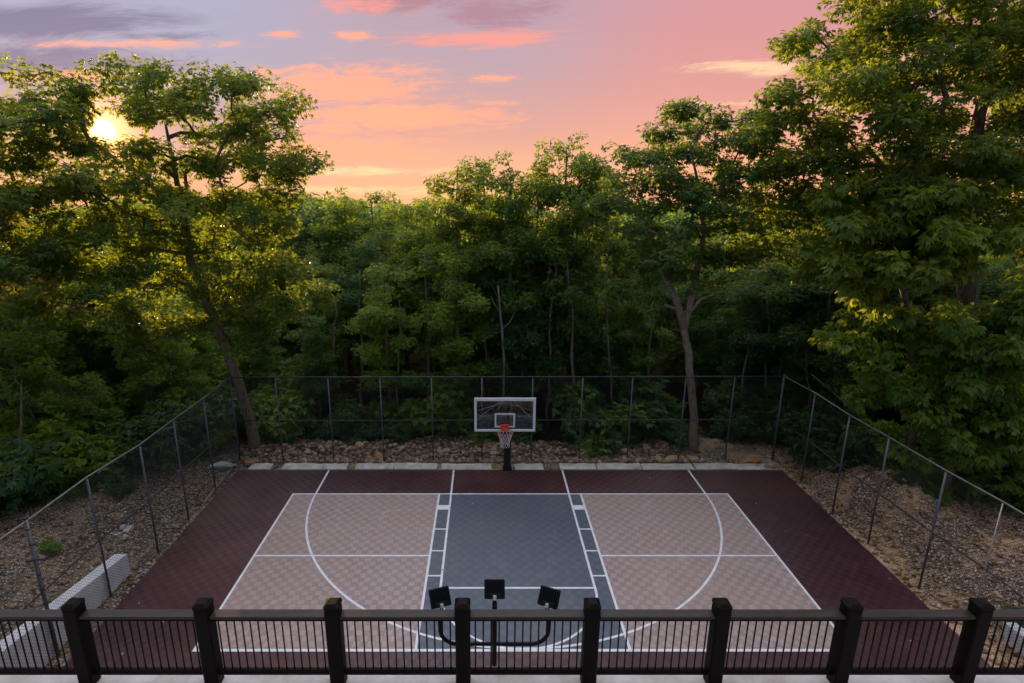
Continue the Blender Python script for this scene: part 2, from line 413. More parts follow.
def seg(x1, d1, x2, d2, w=LW, z=None):
    a = Vector((x1, d1, 0)) * FT; b = Vector((x2, d2, 0)) * FT
    t = (b - a).normalized(); n = Vector((-t.y, t.x, 0)) * (w * FT / 2)
    layer[0] += 1; zz = 0.0075 + layer[0] * 0.00012
    pts = [a - n, b - n, b + n, a + n]
    lm.add([(p.x, p.y, zz) for p in pts], [(0, 1, 2, 3)])
def arcline(cx, cd, r, a0, a1, n=60, w=LW):
    layer[0] += 1; zz = 0.0075 + layer[0] * 0.00012
    vs = []; fs = []
    for i in range(n + 1):
        a = a0 + (a1 - a0) * i / n
        for rr in (r - w / 2, r + w / 2):
            vs.append(((cx + rr * math.cos(a)) * FT, (cd + rr * math.sin(a)) * FT, zz))
        if i: fs.append((2 * i - 2, 2 * i - 1, 2 * i + 1, 2 * i))
    lm.add(vs, fs)
h_ = LW / 2
YC = 40.78; YE = 55.75
seg(XL - h_, YF, XR + h_, YF); seg(XL - h_, YN, XR + h_, YN, 0.22)
seg(XL, YN, XL, YF); seg(XR, YN, XR, YF)
seg(XL, YC, loL(0), YC); seg(loR(0), YC, XR, YC)
seg(loL(0), YN, loL(0), YF); seg(loR(0), YN, loR(0), YF)
FTD = 36.8
for s_ in (-1, 1):
    f = c0(0) + s_ * 5.97; g_ = c0(0) + s_ * 7.17
    seg(f, FTD - (.75 if s_ > 0 else 0), f, YE)
    for py in (529.3, 551, 576): D_ = gnd(485, py)[1]; seg(f, D_, g_, D_, 0.17)
    D_ = gnd(485, 507.6)[1]; seg(f, D_, g_, D_, 0.8)
seg(c0(0) - 5.97, FTD, c0(0) + 5.97, FTD)
arcline(c0(0), FTD, 6.0, math.pi, 2 * math.pi, 48, 0.17)
arcline(2.6, 50.6, 19.75, math.pi, 2 * math.pi, 96)
seg(2.6 - 19.75, 50.6, 2.6 - 19.75, YE); seg(2.6 + 19.75, 50.6, 2.6 + 19.75, YE)
lm.build('line_marking', M['line'], court)

# broken concrete strip behind the court
kb = MB(); kr = random.Random(5)
KX = lambda v: 1.021 * v + 3.02
for a, b in ((-28.6, -26.3), (-25.0, -20.6), (-20.5, -18.0), (-17.0, -12.9), (-12.8, -8.2), (-7.7, -2.2), (0.3, 3.4), (5.2, 9.1), (9.2, 14.0), (14.1, 19.7), (19.9, 24.3), (24.4, 28.6)):
    a, b = KX(a), KX(b); n = 7
    fr = [(a + (b - a) * i / n, 55.83 + kr.uniform(0, .10)) for i in range(n + 1)]
    bk = [(a + (b - a) * i / n + kr.uniform(-.15, .15), 57.3 + kr.uniform(-.16, .1)) for i in range(n + 1)][::-1]
    pts = fr + bk; m_ = len(pts); zt = 0.015 + kr.uniform(-.01, .02)
    top = [(p[0] * FT, p[1] * FT, zt + kr.uniform(-.004, .004)) for p in pts]
    bot = [(p[0], p[1], -0.25) for p in top]
    kb.add(top + bot, [tuple(range(m_))] + [(i, i + m_, (i + 1) % m_ + m_, (i + 1) % m_) for i in range(m_)])
tag(kb.build('concrete_kerb', M['kerb']), kind='structure')

# ---------------------------------------------------------------- deck slab and its retaining wall
SLAB = 9.8
dk = MB(); dk.box((0, (19.35 - 6.0) * FT, (SLAB - 0.25) * FT), (64 * FT, 12 * FT, 0.5 * FT), bevel=0.012)
tag(dk.build('deck', M['concrete']), kind='structure')
dw = MB(); dw.box((0, 13.2 * FT, (SLAB - 0.52) / 2 * FT - 0.12), (63 * FT, 11.2 * FT, (SLAB - 0.52) * FT + 0.2))
tag(dw.build('retaining_wall', M['block']), 'pale concrete retaining wall holding up the railed deck', 'wall', kind='structure')

# ---------------------------------------------------------------- deck railing
PD = 18.9
rl = empty('deck_railing', (0, PD * FT, SLAB * FT))
tag(rl, 'dark brown timber railing with chunky posts and black balusters along the deck edge', 'railing')
PW = 0.60; PH = 4.0
def post_mesh():
    m = MB(); w = PW * FT / 2; c = 0.02
    rings = [(0, w), (PH * FT - 0.10, w), (PH * FT - 0.07, w - 0.006), (PH * FT - 0.065, w + 0.004), (PH * FT - 0.03, w + 0.004), (PH * FT, w * 0.62)]
    vs = []; fs = []
    for z, r in rings:
        k = min(c, r * .3)
        for (x, y) in ((-r + k, -r), (r - k, -r), (r, -r + k), (r, r - k), (r - k, r), (-r + k, r), (-r, r - k), (-r, -r + k)): vs.append((x, y, z))
    for i in range(len(rings) - 1):
        for k in range(8): a, b = i * 8 + k, i * 8 + (k + 1) % 8; fs.append((a, b, b + 8, a + 8))
    fs.append(tuple(range((len(rings) - 1) * 8, len(rings) * 8)))
    m.add(vs, fs); return m.mesh('post')
pxs = [-16.5 + 5.2 * k for k in range(-1, 9)]
pm = post_mesh()
for x in pxs: link('post', pm, M['post_wood'], rl, (x * FT, 0, 0))
zr = 3.42
m = MB(); m.box((0, 0, 0), ((5.2 - PW) * FT - 0.004, 0.46 * FT, 0.125 * FT), bevel=0.006); capm = m.mesh('top_rail')
m = MB(); m.box((0, 0, 0), ((5.2 - PW) * FT - 0.004, 0.13 * FT, 0.22 * FT), bevel=0.004); subm = m.mesh('upper_rail')
m = MB(); m.box((0, 0, 0), ((5.2 - PW) * FT - 0.004, 0.15 * FT, 0.27 * FT), bevel=0.004); botm = m.mesh('bottom_rail')
m = MB(); m.tube([(0, 0, 0), (0, 0, (zr - .34 - .68) * FT)], 0.0095, 8); balm = m.mesh('baluster', True)
slots = []
for i in range(len(pxs) - 1):
    xc = (pxs[i] + 2.6) * FT
    link('top_rail', capm, M['rail_wood'], rl, (xc, 0, (zr - 0.0625) * FT))
    link('upper_rail', subm, M['post_wood'], rl, (xc, 0, (zr - 0.125 - 0.113) * FT))
    link('bottom_rail', botm, M['post_wood'], rl, (xc, 0, 0.55 * FT))
    nb = 14
    for k in range(nb): slots.append((pxs[i] + PW / 2 + (5.2 - PW) * (k + 0.65) / (nb + .3)) * FT)
slots.sort(key=abs)
for x in slots[:100]: link('baluster', balm, M['black'], rl, (x, 0, 0.68 * FT))
m = MB()
for x in slots[100:]: m.tube([(x, 0, 0.68 * FT), (x, 0, (zr - .34) * FT)], 0.0095, 8)
tag(m.build('outer_balusters', M['black'], rl), kind='stuff')

# ---------------------------------------------------------------- floodlight mast beyond the railing
LD = 20.05
fm = empty('floodlight_mast', (0.41 * FT, LD * FT, 9.55 * FT))
tag(fm, 'black tubular mast with curved crossbar carrying three floodlights outside the deck railing', 'light mast')
m = MB(); m.tube([(0, 0, 0), (0, 0, 3.2 * FT)], 0.032, 14); m.build('mast_pole', M['black'], fm, True)
m = MB(); pts = []; R_ = 0.75 * FT; zb = 1.02 * FT; xe = 2.35 * FT
for s_ in (-1, 1):
    a = []
    a.append((s_ * xe, 0.02, 2.7 * FT)); a.append((s_ * xe, 0.02, zb + R_))
    for k in range(1, 8):
        w = k / 8 * math.pi / 2
        a.append((s_ * (xe - R_ + R_ * math.cos(w)), 0.02, zb + R_ - R_ * math.sin(w)))
    a.append((s_ * (xe - R_), 0.02, zb))
    pts.append(a)
m.tube(pts[0] + pts[1][::-1], 0.026, 12); m.build('crossbar', M['black'], fm, True)
m = MB(); m.box((0, -0.10, -0.03), (0.05, 0.19, 0.05), bevel=0.005); m.box((0, -0.19, -0.03), (0.09, 0.015, 0.12), bevel=0.004)
m.build('wall_bracket', M['aluminium'], fm)
from mathutils import Matrix
def flood(x, z, yaw, roll):
    R = Matrix.Rotation(yaw, 3, 'Z') @ Matrix.Rotation(math.radians(-38), 3, 'X') @ Matrix.Rotation(roll, 3, 'Y')
    # local: -Y is the back (towards the deck), Z up
    c = Vector((x, 0.10, z))
    def P(v): return c + R @ Vector(v)
    m = MB(); m.box(c, (0.268, 0.06, 0.24), R, 0.012)
    for k in range(9): m.box(P((-0.116 + k * 0.029, -0.044, 0.035)), (0.008, 0.034, 0.15), R)
    m.box(P((0, -0.047, -0.082)), (0.16, 0.036, 0.055), R, 0.006)
    h = m.build('floodlight', M['black'], fm)
    m = MB(); m.box(P((0, 0.033, 0)), (0.25, 0.006, 0.22), R); m.build('lens', M['aluminium'], h)
    m = MB(); m.box(P((0, -0.075, -0.105)), (0.045, 0.05, 0.06), R, 0.005); m.build('knuckle', M['aluminium'], h)
    m = MB(); m.tube([P((0, -0.07, -0.125)), (x, 0.02, z - 0.17), (x, 0.02, z - 0.30)], 0.024, 10); m.build('neck', M['black'], h, True)
flood(0, 3.62 * FT, 0, 0)
flood(-xe, 3.20 * FT, math.radians(13), math.radians(-4))
flood(xe, 3.20 * FT, math.radians(-15), math.radians(6))

# ---------------------------------------------------------------- chain-link fences
def fence(name, label, P, name_side=True, skip_first=False, galv_last=None, terminal=()):
    """P: list of (x, D) of posts"""
    b0 = P[0]
    root = empty(name, (b0[0] * FT, b0[1] * FT, 0)); tag(root, label, 'fence')
    H = 10.0 * FT; off = Vector((b0[0] * FT, b0[1] * FT, 0))
    def L(p, z): return Vector((p[0] * FT, p[1] * FT, z)) - off
    for i, p in enumerate(P):
        if skip_first and i == 0: continue
        r = 0.037 if i in terminal else 0.024
        mt = M['galv'] if galv_last == i else M['post']
        if galv_last == i: r = 0.014
        m = MB(); m.tube([L(p, -0.3), L(p, H - (0.03 if i not in terminal else -0.05))], r, 10)
        o = m.build('post', mt, root, True)
        if i in terminal:
            for k in range(9):
                z = 0.25 + k * 0.33; b = MB(); b.tube([L(p, z - .012), L(p, z + .012)], r + 0.007, 10); b.build('tension_band', M['wire'], o, True)
            b = MB()
            b.tube([L(p, H + .05), L(p, H + .075), L(p, H + .10)], [r + .004, r, r * .3], 10)
            b.build('post_cap', M['wire'], o, True)
    for nm, z, r in (('top_rail', H, 0.021), ('middle_rail', H * 0.49, 0.018)):
        m = MB(); m.tube([L(p, z) for p in P], r, 8); m.build(nm, M['top_steel_lit'] if nm == 'top_rail' and name_side else M['rail_steel'], root, True)
    # woven wire: two families of diagonals
    m = MB(); pitch = 0.0762
    for i in range(len(P) - 1):
        a, b = L(P[i], 0), L(P[i + 1], 0); ln = (b - a).length; t = (b - a) / ln; nrm = Vector((-t.y, t.x, 0))
        zlo, zhi = 0.03, H
        hgt = zhi - zlo; k0 = int(-hgt / pitch) - 1
        for k in range(k0, int(ln / pitch) + 1):
            u0 = k * pitch
            for d in (1, -1):
                # line u = u0 + s, z = s or hgt - s
                s0 = max(0, -u0); s1 = min(hgt, ln - u0)
                if s1 - s0 < 0.02: continue
                q = []
                for s in (s0, s1):
                    z = zlo + s if d > 0 else zhi - s
                    q.append(a + t * (u0 + s) + Vector((0, 0, z)) + nrm * (0.002 * d + 0.03))
                m.tube(q, 0.0026, 3, cap=False)
    m.build('wire_mesh', M['wire'], root)
    return root
cxs = [240, 283.5, 334, 384, 433.5, 482, 531, 579, 627, 678, 725, 772.3]
BD = 58.0
back = [(hx(px, BD + (0.3 * i / 11), 0), BD + 0.3 * i / 11) for i, px in enumerate(cxs)]
fence('chain_link_fence', 'dark chain-link fence across the back of the court behind the hoop', back, name_side=False, terminal=(0, 11))
left = [back[0]] + [gnd(*q) for q in ((215.8, 490), (188.6, 519), (158.4, 553), (111, 596.6), (58, 655))] + [(-28.4, 25.0), (-28.5, 19.5)]
fence('chain_link_fence', 'dark chain-link fence along the left side of the court, past the low concrete wall', left, skip_first=True, terminal=(5,))
right = [back[-1]] + [gnd(*q) for q in ((801, 482.5), (832.3, 513), (868, 543), (919, 588))] + [(33.9, 32.6), (34.0, 27.0), (34.1, 21.0)]
fence('chain_link_fence', 'dark chain-link fence along the right side of the court, in front of the spoil mounds', right, skip_first=True, galv_last=5, terminal=())

# low concrete walls beside the court
def lowwall(label, x, d0, d1, h0, h1, w, s):
    m = MB(); vs = []
    for d, h in ((d0, h0), (d1, h1)):
        for z in (-0.6, h):
            for xx in (x, x - s * w): vs.append((xx * FT, d * FT, z * FT))
    m.add(vs, [(0, 1, 3, 2), (4, 6, 7, 5), (0, 2, 6, 4), (1, 5, 7, 3), (2, 3, 7, 6), (0, 4, 5, 1)])
    o = m.build('low_wall', M['block']); tag(o, label, 'wall')
lowwall('low pale concrete wall at the foot of the left fence, sloping up towards the deck', -28.5, 38.6, 19.0, 1.75, 4.5, 0.95, 1)
lowwall('short pale concrete wall outside the right fence behind the last deck post', 35.2, 31.7, 19.0, 1.4, 2.4, -0.75, 1)
m = MB(); m.box((-27.75 * FT, 52.4 * FT, 0.02), (0.05, 7.2 * FT, 0.09), Matrix.Rotation(math.radians(2.5), 3, 'Z'), 0.006)
tag(m.build('edging_plank', M['plank']), 'weathered timber plank edging the far left corner of the court', 'plank')

# ---------------------------------------------------------------- basketball hoop
HX = 2.45
hp = empty('basketball_hoop', (HX * FT, 56.15 * FT, 0))
tag(hp, 'basketball hoop with glass backboard and padded black pole at the far court edge', 'basketball hoop')
m = MB(); m.box((0, 0, 3.0 * FT), (0.24, 0.24, 6.1 * FT), bevel=0.03); m.build('pole_padding', M['pad'], hp)
m = MB(); m.tube([(0, 0, 6.0 * FT), (0, 0, 8.6 * FT)], 0.07, 12); m.box((0, 0, 0.02), (0.30, 0.30, 0.04), bevel=0.008); m.build('pole', M['black'], hp, False)
YB = (51.0 - 56.15) * FT; bx0 = -0.50 * FT
zb0, zb1 = 6.74 * FT, 10.26 * FT; bw = 6.0 * FT
m = MB()
for sx in (-0.22, 0.22):
    m.tube([(sx * .3, 0, 8.4 * FT), (bx0 + sx, YB + 0.06, 8.9 * FT)], 0.028, 8)
    m.tube([(sx * .3, 0, 6.9 * FT), (bx0 + sx, YB + 0.06, 7.2 * FT)], 0.028, 8)
m.tube([(0, 0, 8.5 * FT), (bx0 - 0.78, YB + 0.05, 8.15 * FT)], 0.02, 8); m.tube([(0, 0, 8.5 * FT), (bx0 + 0.78, YB + 0.05, 8.15 * FT)], 0.02, 8)
m.tube([(bx0, YB + 0.05, 9.75 * FT), (bx0 - 0.8, YB + 0.05, 8.85 * FT)], 0.016, 8); m.tube([(bx0, YB + 0.05, 9.75 * FT), (bx0 + 0.8, YB + 0.05, 8.85 * FT)], 0.016, 8)
m.box((bx0, YB + 0.045, 8.2 * FT), (0.12, 0.05, 3.0 * FT), bevel=0.005); m.build('support_arm', M['post'], hp)
m = MB(); fw = 0.075
m.box((bx0, YB, zb1 - fw / 2 - .008), (bw, 0.05, fw + .016), bevel=0.004); m.box((bx0, YB, zb0 + fw / 2), (bw, 0.05, fw * .8), bevel=0.004)
for s_ in (-1, 1): m.box((bx0 + s_ * (bw / 2 - fw / 2), YB, (zb0 + zb1) / 2 - .008), (fw, 0.046, zb1 - zb0 - 2 * fw), bevel=0.004)
bf = m.build('backboard', M['white'], hp)
gl = bpy.data.materials.new('tempered glass'); gl.use_nodes = True; gb = gl.node_tree.nodes['Principled BSDF']
gn = N(gl.node_tree); gnn = gn.noise(gn.new('ShaderNodeTexCoord').outputs['Object'], 3, 2)
tp = gn.new('ShaderNodeBsdfTransparent'); gn.set(tp, 0, (0.80, 0.84, 0.84, 1)); gs = gn.new('ShaderNodeBsdfGlossy'); gs.inputs['Roughness'].default_value = 0.06
mxs = gn.new('ShaderNodeMixShader'); gn.l.new(gn.math('MULTIPLY_ADD', gnn, 0.05, c=0.05), mxs.inputs[0]); gn.l.new(tp.outputs[0], mxs.inputs[1]); gn.l.new(gs.outputs[0], mxs.inputs[2])
gn.l.new(mxs.outputs[0], gl.node_tree.nodes['Material Output'].inputs[0])
m = MB(); m.box((bx0, YB, (zb0 + zb1) / 2), (bw - 2 * fw + .01, 0.012, zb1 - zb0 - 2 * fw + .02)); m.build('glass_pane', gl, bf)
m = MB(); tw, thh, tf = 2.0 * FT, 1.5 * FT, 0.052; zt0 = zb0 + 0.45 * FT
yy = YB - 0.012
m.box((bx0, yy, zt0 + thh - tf / 2), (tw, 0.006, tf)); m.box((bx0, yy, zt0 + tf / 2), (tw, 0.006, tf))
for s_ in (-1, 1): m.box((bx0 + s_ * (tw / 2 - tf / 2), yy, zt0 + thh / 2), (tf, 0.006, thh - 2 * tf))
m.build('target_square', M['white'], bf)
m = MB(); zrim = 7.2 * FT; yr = YB - 0.15 - 0.2286; ring = []
for k in range(33):
    w = 2 * math.pi * k / 32; ring.append((bx0 + 0.2286 * math.cos(w), yr + 0.2286 * math.sin(w), zrim))
m.tube(ring, 0.013, 8, cap=False)
m.box((bx0, YB - 0.10, zrim - 0.01), (0.13, 0.16, 0.03), bevel=0.004); m.box((bx0, YB - 0.05, zrim + 0.005), (0.24, 0.05, 0.22), bevel=0.01)
for s_ in (-1, 1): m.tube([(bx0 + s_ * .09, YB - .05, zrim - .08), (bx0 + s_ * .15, yr + .18, zrim - 0.005)], 0.009, 6)
rim = m.build('rim', M['orange'], hp, False)
m = MB(); n = 12
prof = [(0, .2286), (-.09, .20), (-.18, .165), (-.27, .14), (-.36, .125), (-.45, .135)]
for k in range(n):
    for d in (1, -1):
        q = []
        for j, (dz, r) in enumerate(prof):
            w = 2 * math.pi * (k + d * 0.5 * j) / n
            q.append((bx0 + r * math.cos(w), yr + r * math.sin(w), zrim + dz))
        m.tube(q, 0.0055, 4)
m.build('net', M['net'], hp)

# ---------------------------------------------------------------- stones, rubble, litter
def rock_mesh(seed, r=1.0, sub=2):
    import bmesh
    rr = random.Random(seed); bm = bmesh.new(); bmesh.ops.create_icosphere(bm, subdivisions=sub, radius=r)
    pl = [(Vector((rr.uniform(-1, 1), rr.uniform(-1, 1), rr.uniform(-1, 1))).normalized(), rr.uniform(.45, .8)) for _ in range(9)]
    for v in bm.verts:
        for n_, d in pl:
            k = v.co.dot(n_) - d * r
            if k > 0: v.co -= n_ * k * 0.92
        v.co += Vector((rr.uniform(-1, 1), rr.uniform(-1, 1), rr.uniform(-1, 1))) * 0.06 * r
    me = bpy.data.meshes.new('rock'); bm.to_mesh(me); bm.free(); return me
rocks = [rock_mesh(s) for s in range(6)]
for me in rocks: me.materials.append(M['rock'])
def place_rock(x, D, sz, label, group=None, mi=None, mat=None, name='rock', sink=0.35, cat='rock'):
    x += SX; D -= DS
    me = rocks[mi if mi is not None else rnd.randrange(6)]
    if mat is not None: me = me.copy(); me.materials.clear(); me.materials.append(mat)
    o = bpy.data.objects.new(name, me); C.objects.link(o)
    z = float(ground_h(x * FT, D * FT)) + sz * (0.65 - sink) * .6
    o.location = (x * FT, D * FT, z); o.scale = (sz * rnd.uniform(.8, 1.4), sz * rnd.uniform(.7, 1.1), sz * rnd.uniform(.45, .75))
    o.rotation_euler = (rnd.uniform(-.4, .4), rnd.uniform(-.4, .4), rnd.uniform(0, 6.28))
    tag(o, label, cat, group)
    if name in ('rock_slab', 'flat_stone'): o.scale = (sz * 1.3, sz * .8, sz * .28); o.rotation_euler = (0, 0, 0.2)
    return o
for i in range(150):
    x = rnd.uniform(-27, 17); D = rnd.uniform(61.8, 65.6)
    place_rock(x, D, rnd.choice((.05, .06, .08, .10, .12, .15, .19)), 'rough tan rock half buried in the rubble berm behind the back fence', 'rocks in the rubble berm')
for x, s_ in ((20.0, .18), (18.6, .26), (17.2, .2), (14.9, .16), (13.6, .24), (21.3, .2)):
    place_rock(x, 61.5, s_, 'loose tan rock resting behind the right end of the concrete strip', 'rocks behind the concrete strip')
place_rock(34.4, 57.3, .26, 'rounded grey boulder on top of the right gravel mound', mi=2, mat=M['pale_stone'], name='boulder', sink=.1, cat='boulder')
place_rock(27.9, 60.9, .24, 'long flat orange-brown stone at the right end of the concrete strip', mi=1, mat=M['brick'], name='flat_stone', sink=.1, cat='stone')
place_rock(29.0, 59.6, .2, 'small orange-yellow stone by the far right court corner', mi=3, mat=M['plank'], name='stone', sink=.1, cat='stone')
place_rock(-31.5, 59.4, .38, 'pale flat slab of rock outside the far left fence corner', mi=4, mat=M['pale_stone'], name='rock_slab', sink=.2, cat='rock slab')
for a, b, s_ in ((-34.6, 47.2, .13), (-35.2, 46.6, .10), (-34.2, 46.2, .09), (-35.4, 47.6, .09)):
    place_rock(a, b, s_, 'pale whitish stone in the small pile outside the left fence', 'pale stones outside the left fence', mat=M['pale_stone'], name='pale_stone', sink=.1, cat='stone')
m = MB(); m.box((0, 0, 0), (0.30, 0.16, 0.10), Matrix.Rotation(.12, 3, 'Z'), 0.008)
o = m.build('clay_brick', M['brick'], loc=(-26.4 * FT, 57.1 * FT, 0.06)); tag(o, 'orange clay brick lying at the far left corner of the court', 'brick')
m = MB(); m.tube([(0, 0, 0), (0.02, 0.01, .14), (.05, 0, .26)], [.02, .026, .012], 8)
o = m.build('plastic_bottle', M['turquoise'], loc=(40.2 * FT, 44.5 * FT, float(ground_h(40.2 * FT, 44.5 * FT)) + .02)); tag(o, 'small turquoise plastic scrap on the dirt outside the right fence', 'litter')

def scatter_stones(name, n, region, smin, smax, seed, label_mat, flat=0.7):
    r = np.random.default_rng(seed)
    px_, py_ = region(r, n)
    n = len(px_)
    z = ground_h(px_, py_)
    base = np.array([(1, 0, 0), (-1, 0, 0), (0, 1, 0), (0, -1, 0), (0, 0, 1), (0, 0, -1)], float)
    fcs = np.array([(0, 2, 4), (2, 1, 4), (1, 3, 4), (3, 0, 4), (2, 0, 5), (1, 2, 5), (3, 1, 5), (0, 3, 5)])
    sz = smin + (smax - smin) * r.random(n) ** 4
    V = base[None] * (1 + 0.5 * (r.random((n, 6, 1)) - .5)) + 0.28 * (r.random((n, 6, 3)) - .5)
    a = r.random(n) * 6.28; ca, sa = np.cos(a), np.sin(a)
    X = V[:, :, 0] * ca[:, None] - V[:, :, 1] * sa[:, None]; Y = V[:, :, 0] * sa[:, None] + V[:, :, 1] * ca[:, None]
    V = np.stack([X * 1.2, Y * .9, V[:, :, 2] * flat], 2) * sz[:, None, None]
    V += np.stack([px_, py_, z + sz * 0.22], 1)[:, None, :]
    Fc = (fcs[None] + (np.arange(n) * 6)[:, None, None]).reshape(-1, 3)
    o = link(name, np_mesh(name, V.reshape(-1, 3), Fc, attr=np.repeat(r.random(n), 8)), label_mat)
    return o
def reg_side(r, n):
    D = 20 + r.random(n) * 39; s = r.random(n) < .5
    w = r.random(n) ** 1.2 * 24
    X = np.where(s, left_edge(D) - .5 - w, right_edge(D) + .5 + w)
    k = vnoise(X * .5, D * .5, 4) + .25 > r.random(n) * .9
    return X[k] * FT, D[k] * FT
def reg_berm(r, n):
    X = -28 + r.random(n) * 53; D = 57.8 + r.random(n) ** 1.2 * 6
    return X * FT, D * FT
tag(scatter_stones('gravel', 30000, reg_side, .012, .08, 2, M['pebble']), 'loose brown and grey gravel on the banks beside the court', 'gravel', kind='stuff')
tag(scatter_stones('rubble', 16000, reg_berm, .015, .12, 3, M['pebble']), 'small tan rubble heaped in the berm behind the back fence', 'rubble', kind='stuff')

def scatter_leaves(name, n, reg, seed, lo=.04, hi=.09, lift=.012):
    r = np.random.default_rng(seed); x, y = reg(r, n); n = len(x)
    z = ground_h(x, y) + lift + r.random(n) * .03
    a = r.random(n) * 6.28; s = lo + (hi - lo) * r.random(n)
    d = np.stack([np.cos(a), np.sin(a), (r.random(n) - .5) * .7], 1); e = np.stack([-np.sin(a), np.cos(a), (r.random(n) - .5) * .9], 1)
    c = np.stack([x, y, z], 1); s = s[:, None]
    V = np.stack([c - d * s, c + e * s * .55, c + d * s, c - e * s * .55], 1).reshape(-1, 3)
    Fc = np.arange(4 * n).reshape(n, 4)
    return link(name, np_mesh(name, V, Fc, attr=r.random(n)), M['litter'])
def reg_lit(r, n):
    X = -72 + r.random(n) * 150; D = 22 + r.random(n) * 50
    dl = left_edge(D) - X; dr = X - right_edge(D); db = D - 57.6
    out = np.maximum(np.maximum(dl, dr), db)
    dens = np.where(out > 12, .5, .16 + .5 * (vnoise(X * .4, D * .4, 9) > .55)); dens = np.where((dr > 0.1) & (dr < 2.0), .9, dens)
    k = (out > 0.15) & (D < 68) & (r.random(n) < dens * np.where(out > 12, 1, .45))
    return X[k] * FT, D[k] * FT
tag(scatter_leaves('leaf_litter', 42000, reg_lit, 5), 'dry brown leaf litter over the dirt around the court', 'leaf litter', kind='stuff')
# a few single leaves blown onto the court
m = MB(); m.add([(-.05, 0, .004), (-.01, .03, .016), (.055, 0, .010), (0, -.03, .006)], [(0, 1, 2, 3)])
lf = m.mesh('fallen_leaf')
for px, D in ((26.4, 34.6), (17.6, 39), (-12.5, 40.3), (-25.5, 36.4), (11, 47), (-3.8, 52), (8.4, 41), (30.1, 38.6), (29.4, 40.9), (-28.3, 38.2), (-26.6, 33.5), (-9, 37), (24, 52), (15, 57), (-6, 42)):
    o = link('fallen_leaf', lf, M['yellow_leaf'], loc=((px + SX) * FT, (D - DS) * FT, 0.012)); o.rotation_euler = (0, 0, rnd.uniform(0, 6)); s_ = rnd.uniform(.55, 1.0); o.scale = (s_, s_, s_)
    tag(o, 'small yellow-brown leaf fallen on the court tiles', 'leaf', 'leaves fallen on the court')

# ---------------------------------------------------------------- trees
def leaves_mesh(name, cl, R, seed, sprays=30, leaf=0.14, droop=0.35, flat=0.65, nl=5, fan=1.25):
    """cl: cluster centres (n,3) m, R: radii (n)"""
    r = np.random.default_rng(seed); n = len(cl); ns = (sprays * (R / np.mean(R)) ** 2).astype(int).clip(6, None)
    ci = np.repeat(np.arange(n), ns); m_ = len(ci)
    u = r.normal(size=(m_, 3)); u /= np.linalg.norm(u, axis=1)[:, None]
    rad = r.random(m_) ** 0.42
    P = cl[ci] + u * (rad * R[ci])[:, None] * np.array([1, 1, flat])
    ax = u * 0.9 + r.normal(size=(m_, 3)) * 0.45; ax[:, 2] -= droop * 0.6
    ax /= np.linalg.norm(ax, axis=1)[:, None]
    up = np.array([0, 0, 1.0]) + r.normal(size=(m_, 3)) * 0.38 + u * .35
    b = np.cross(up, ax); b /= np.linalg.norm(b, axis=1)[:, None] + 1e-9; nn = np.cross(ax, b)
    ph = np.linspace(-fan, fan, nl)[None] + r.normal(size=(m_, nl)) * 0.18
    d = np.cos(ph)[..., None] * ax[:, None] + np.sin(ph)[..., None] * b[:, None]
    d[..., 2] -= droop * (0.4 + r.random((m_, nl)) * .8); d /= np.linalg.norm(d, axis=2)[..., None]
    w = np.cross(nn[:, None] + r.normal(size=(m_, nl, 3)) * .25, d); w /= np.linalg.norm(w, axis=2)[..., None] + 1e-9
    L = (leaf * (0.65 + 0.7 * r.random((m_, nl))))[..., None]
    p0 = P[:, None] + d * L * 0.12
    fold = np.cross(d, w) * L * 0.07
    p1 = p0 + d * L * .5 + w * L * .23 + fold; p3 = p0 + d * L * .5 - w * L * .23 + fold
    tip = p0 + d * L; tip[..., 2] -= L[..., 0] * .12
    V = np.stack([p0, p1, tip, p3], 2).reshape(-1, 3); k = m_ * nl
    ctint = r.random(n); tint = np.repeat(np.clip(ctint[ci] * .55 + r.random(m_) * .35, 0, 1), nl) + r.random(k) * .12
    return np_mesh(name, V, np.arange(4 * k).reshape(k, 4), attr=tint)

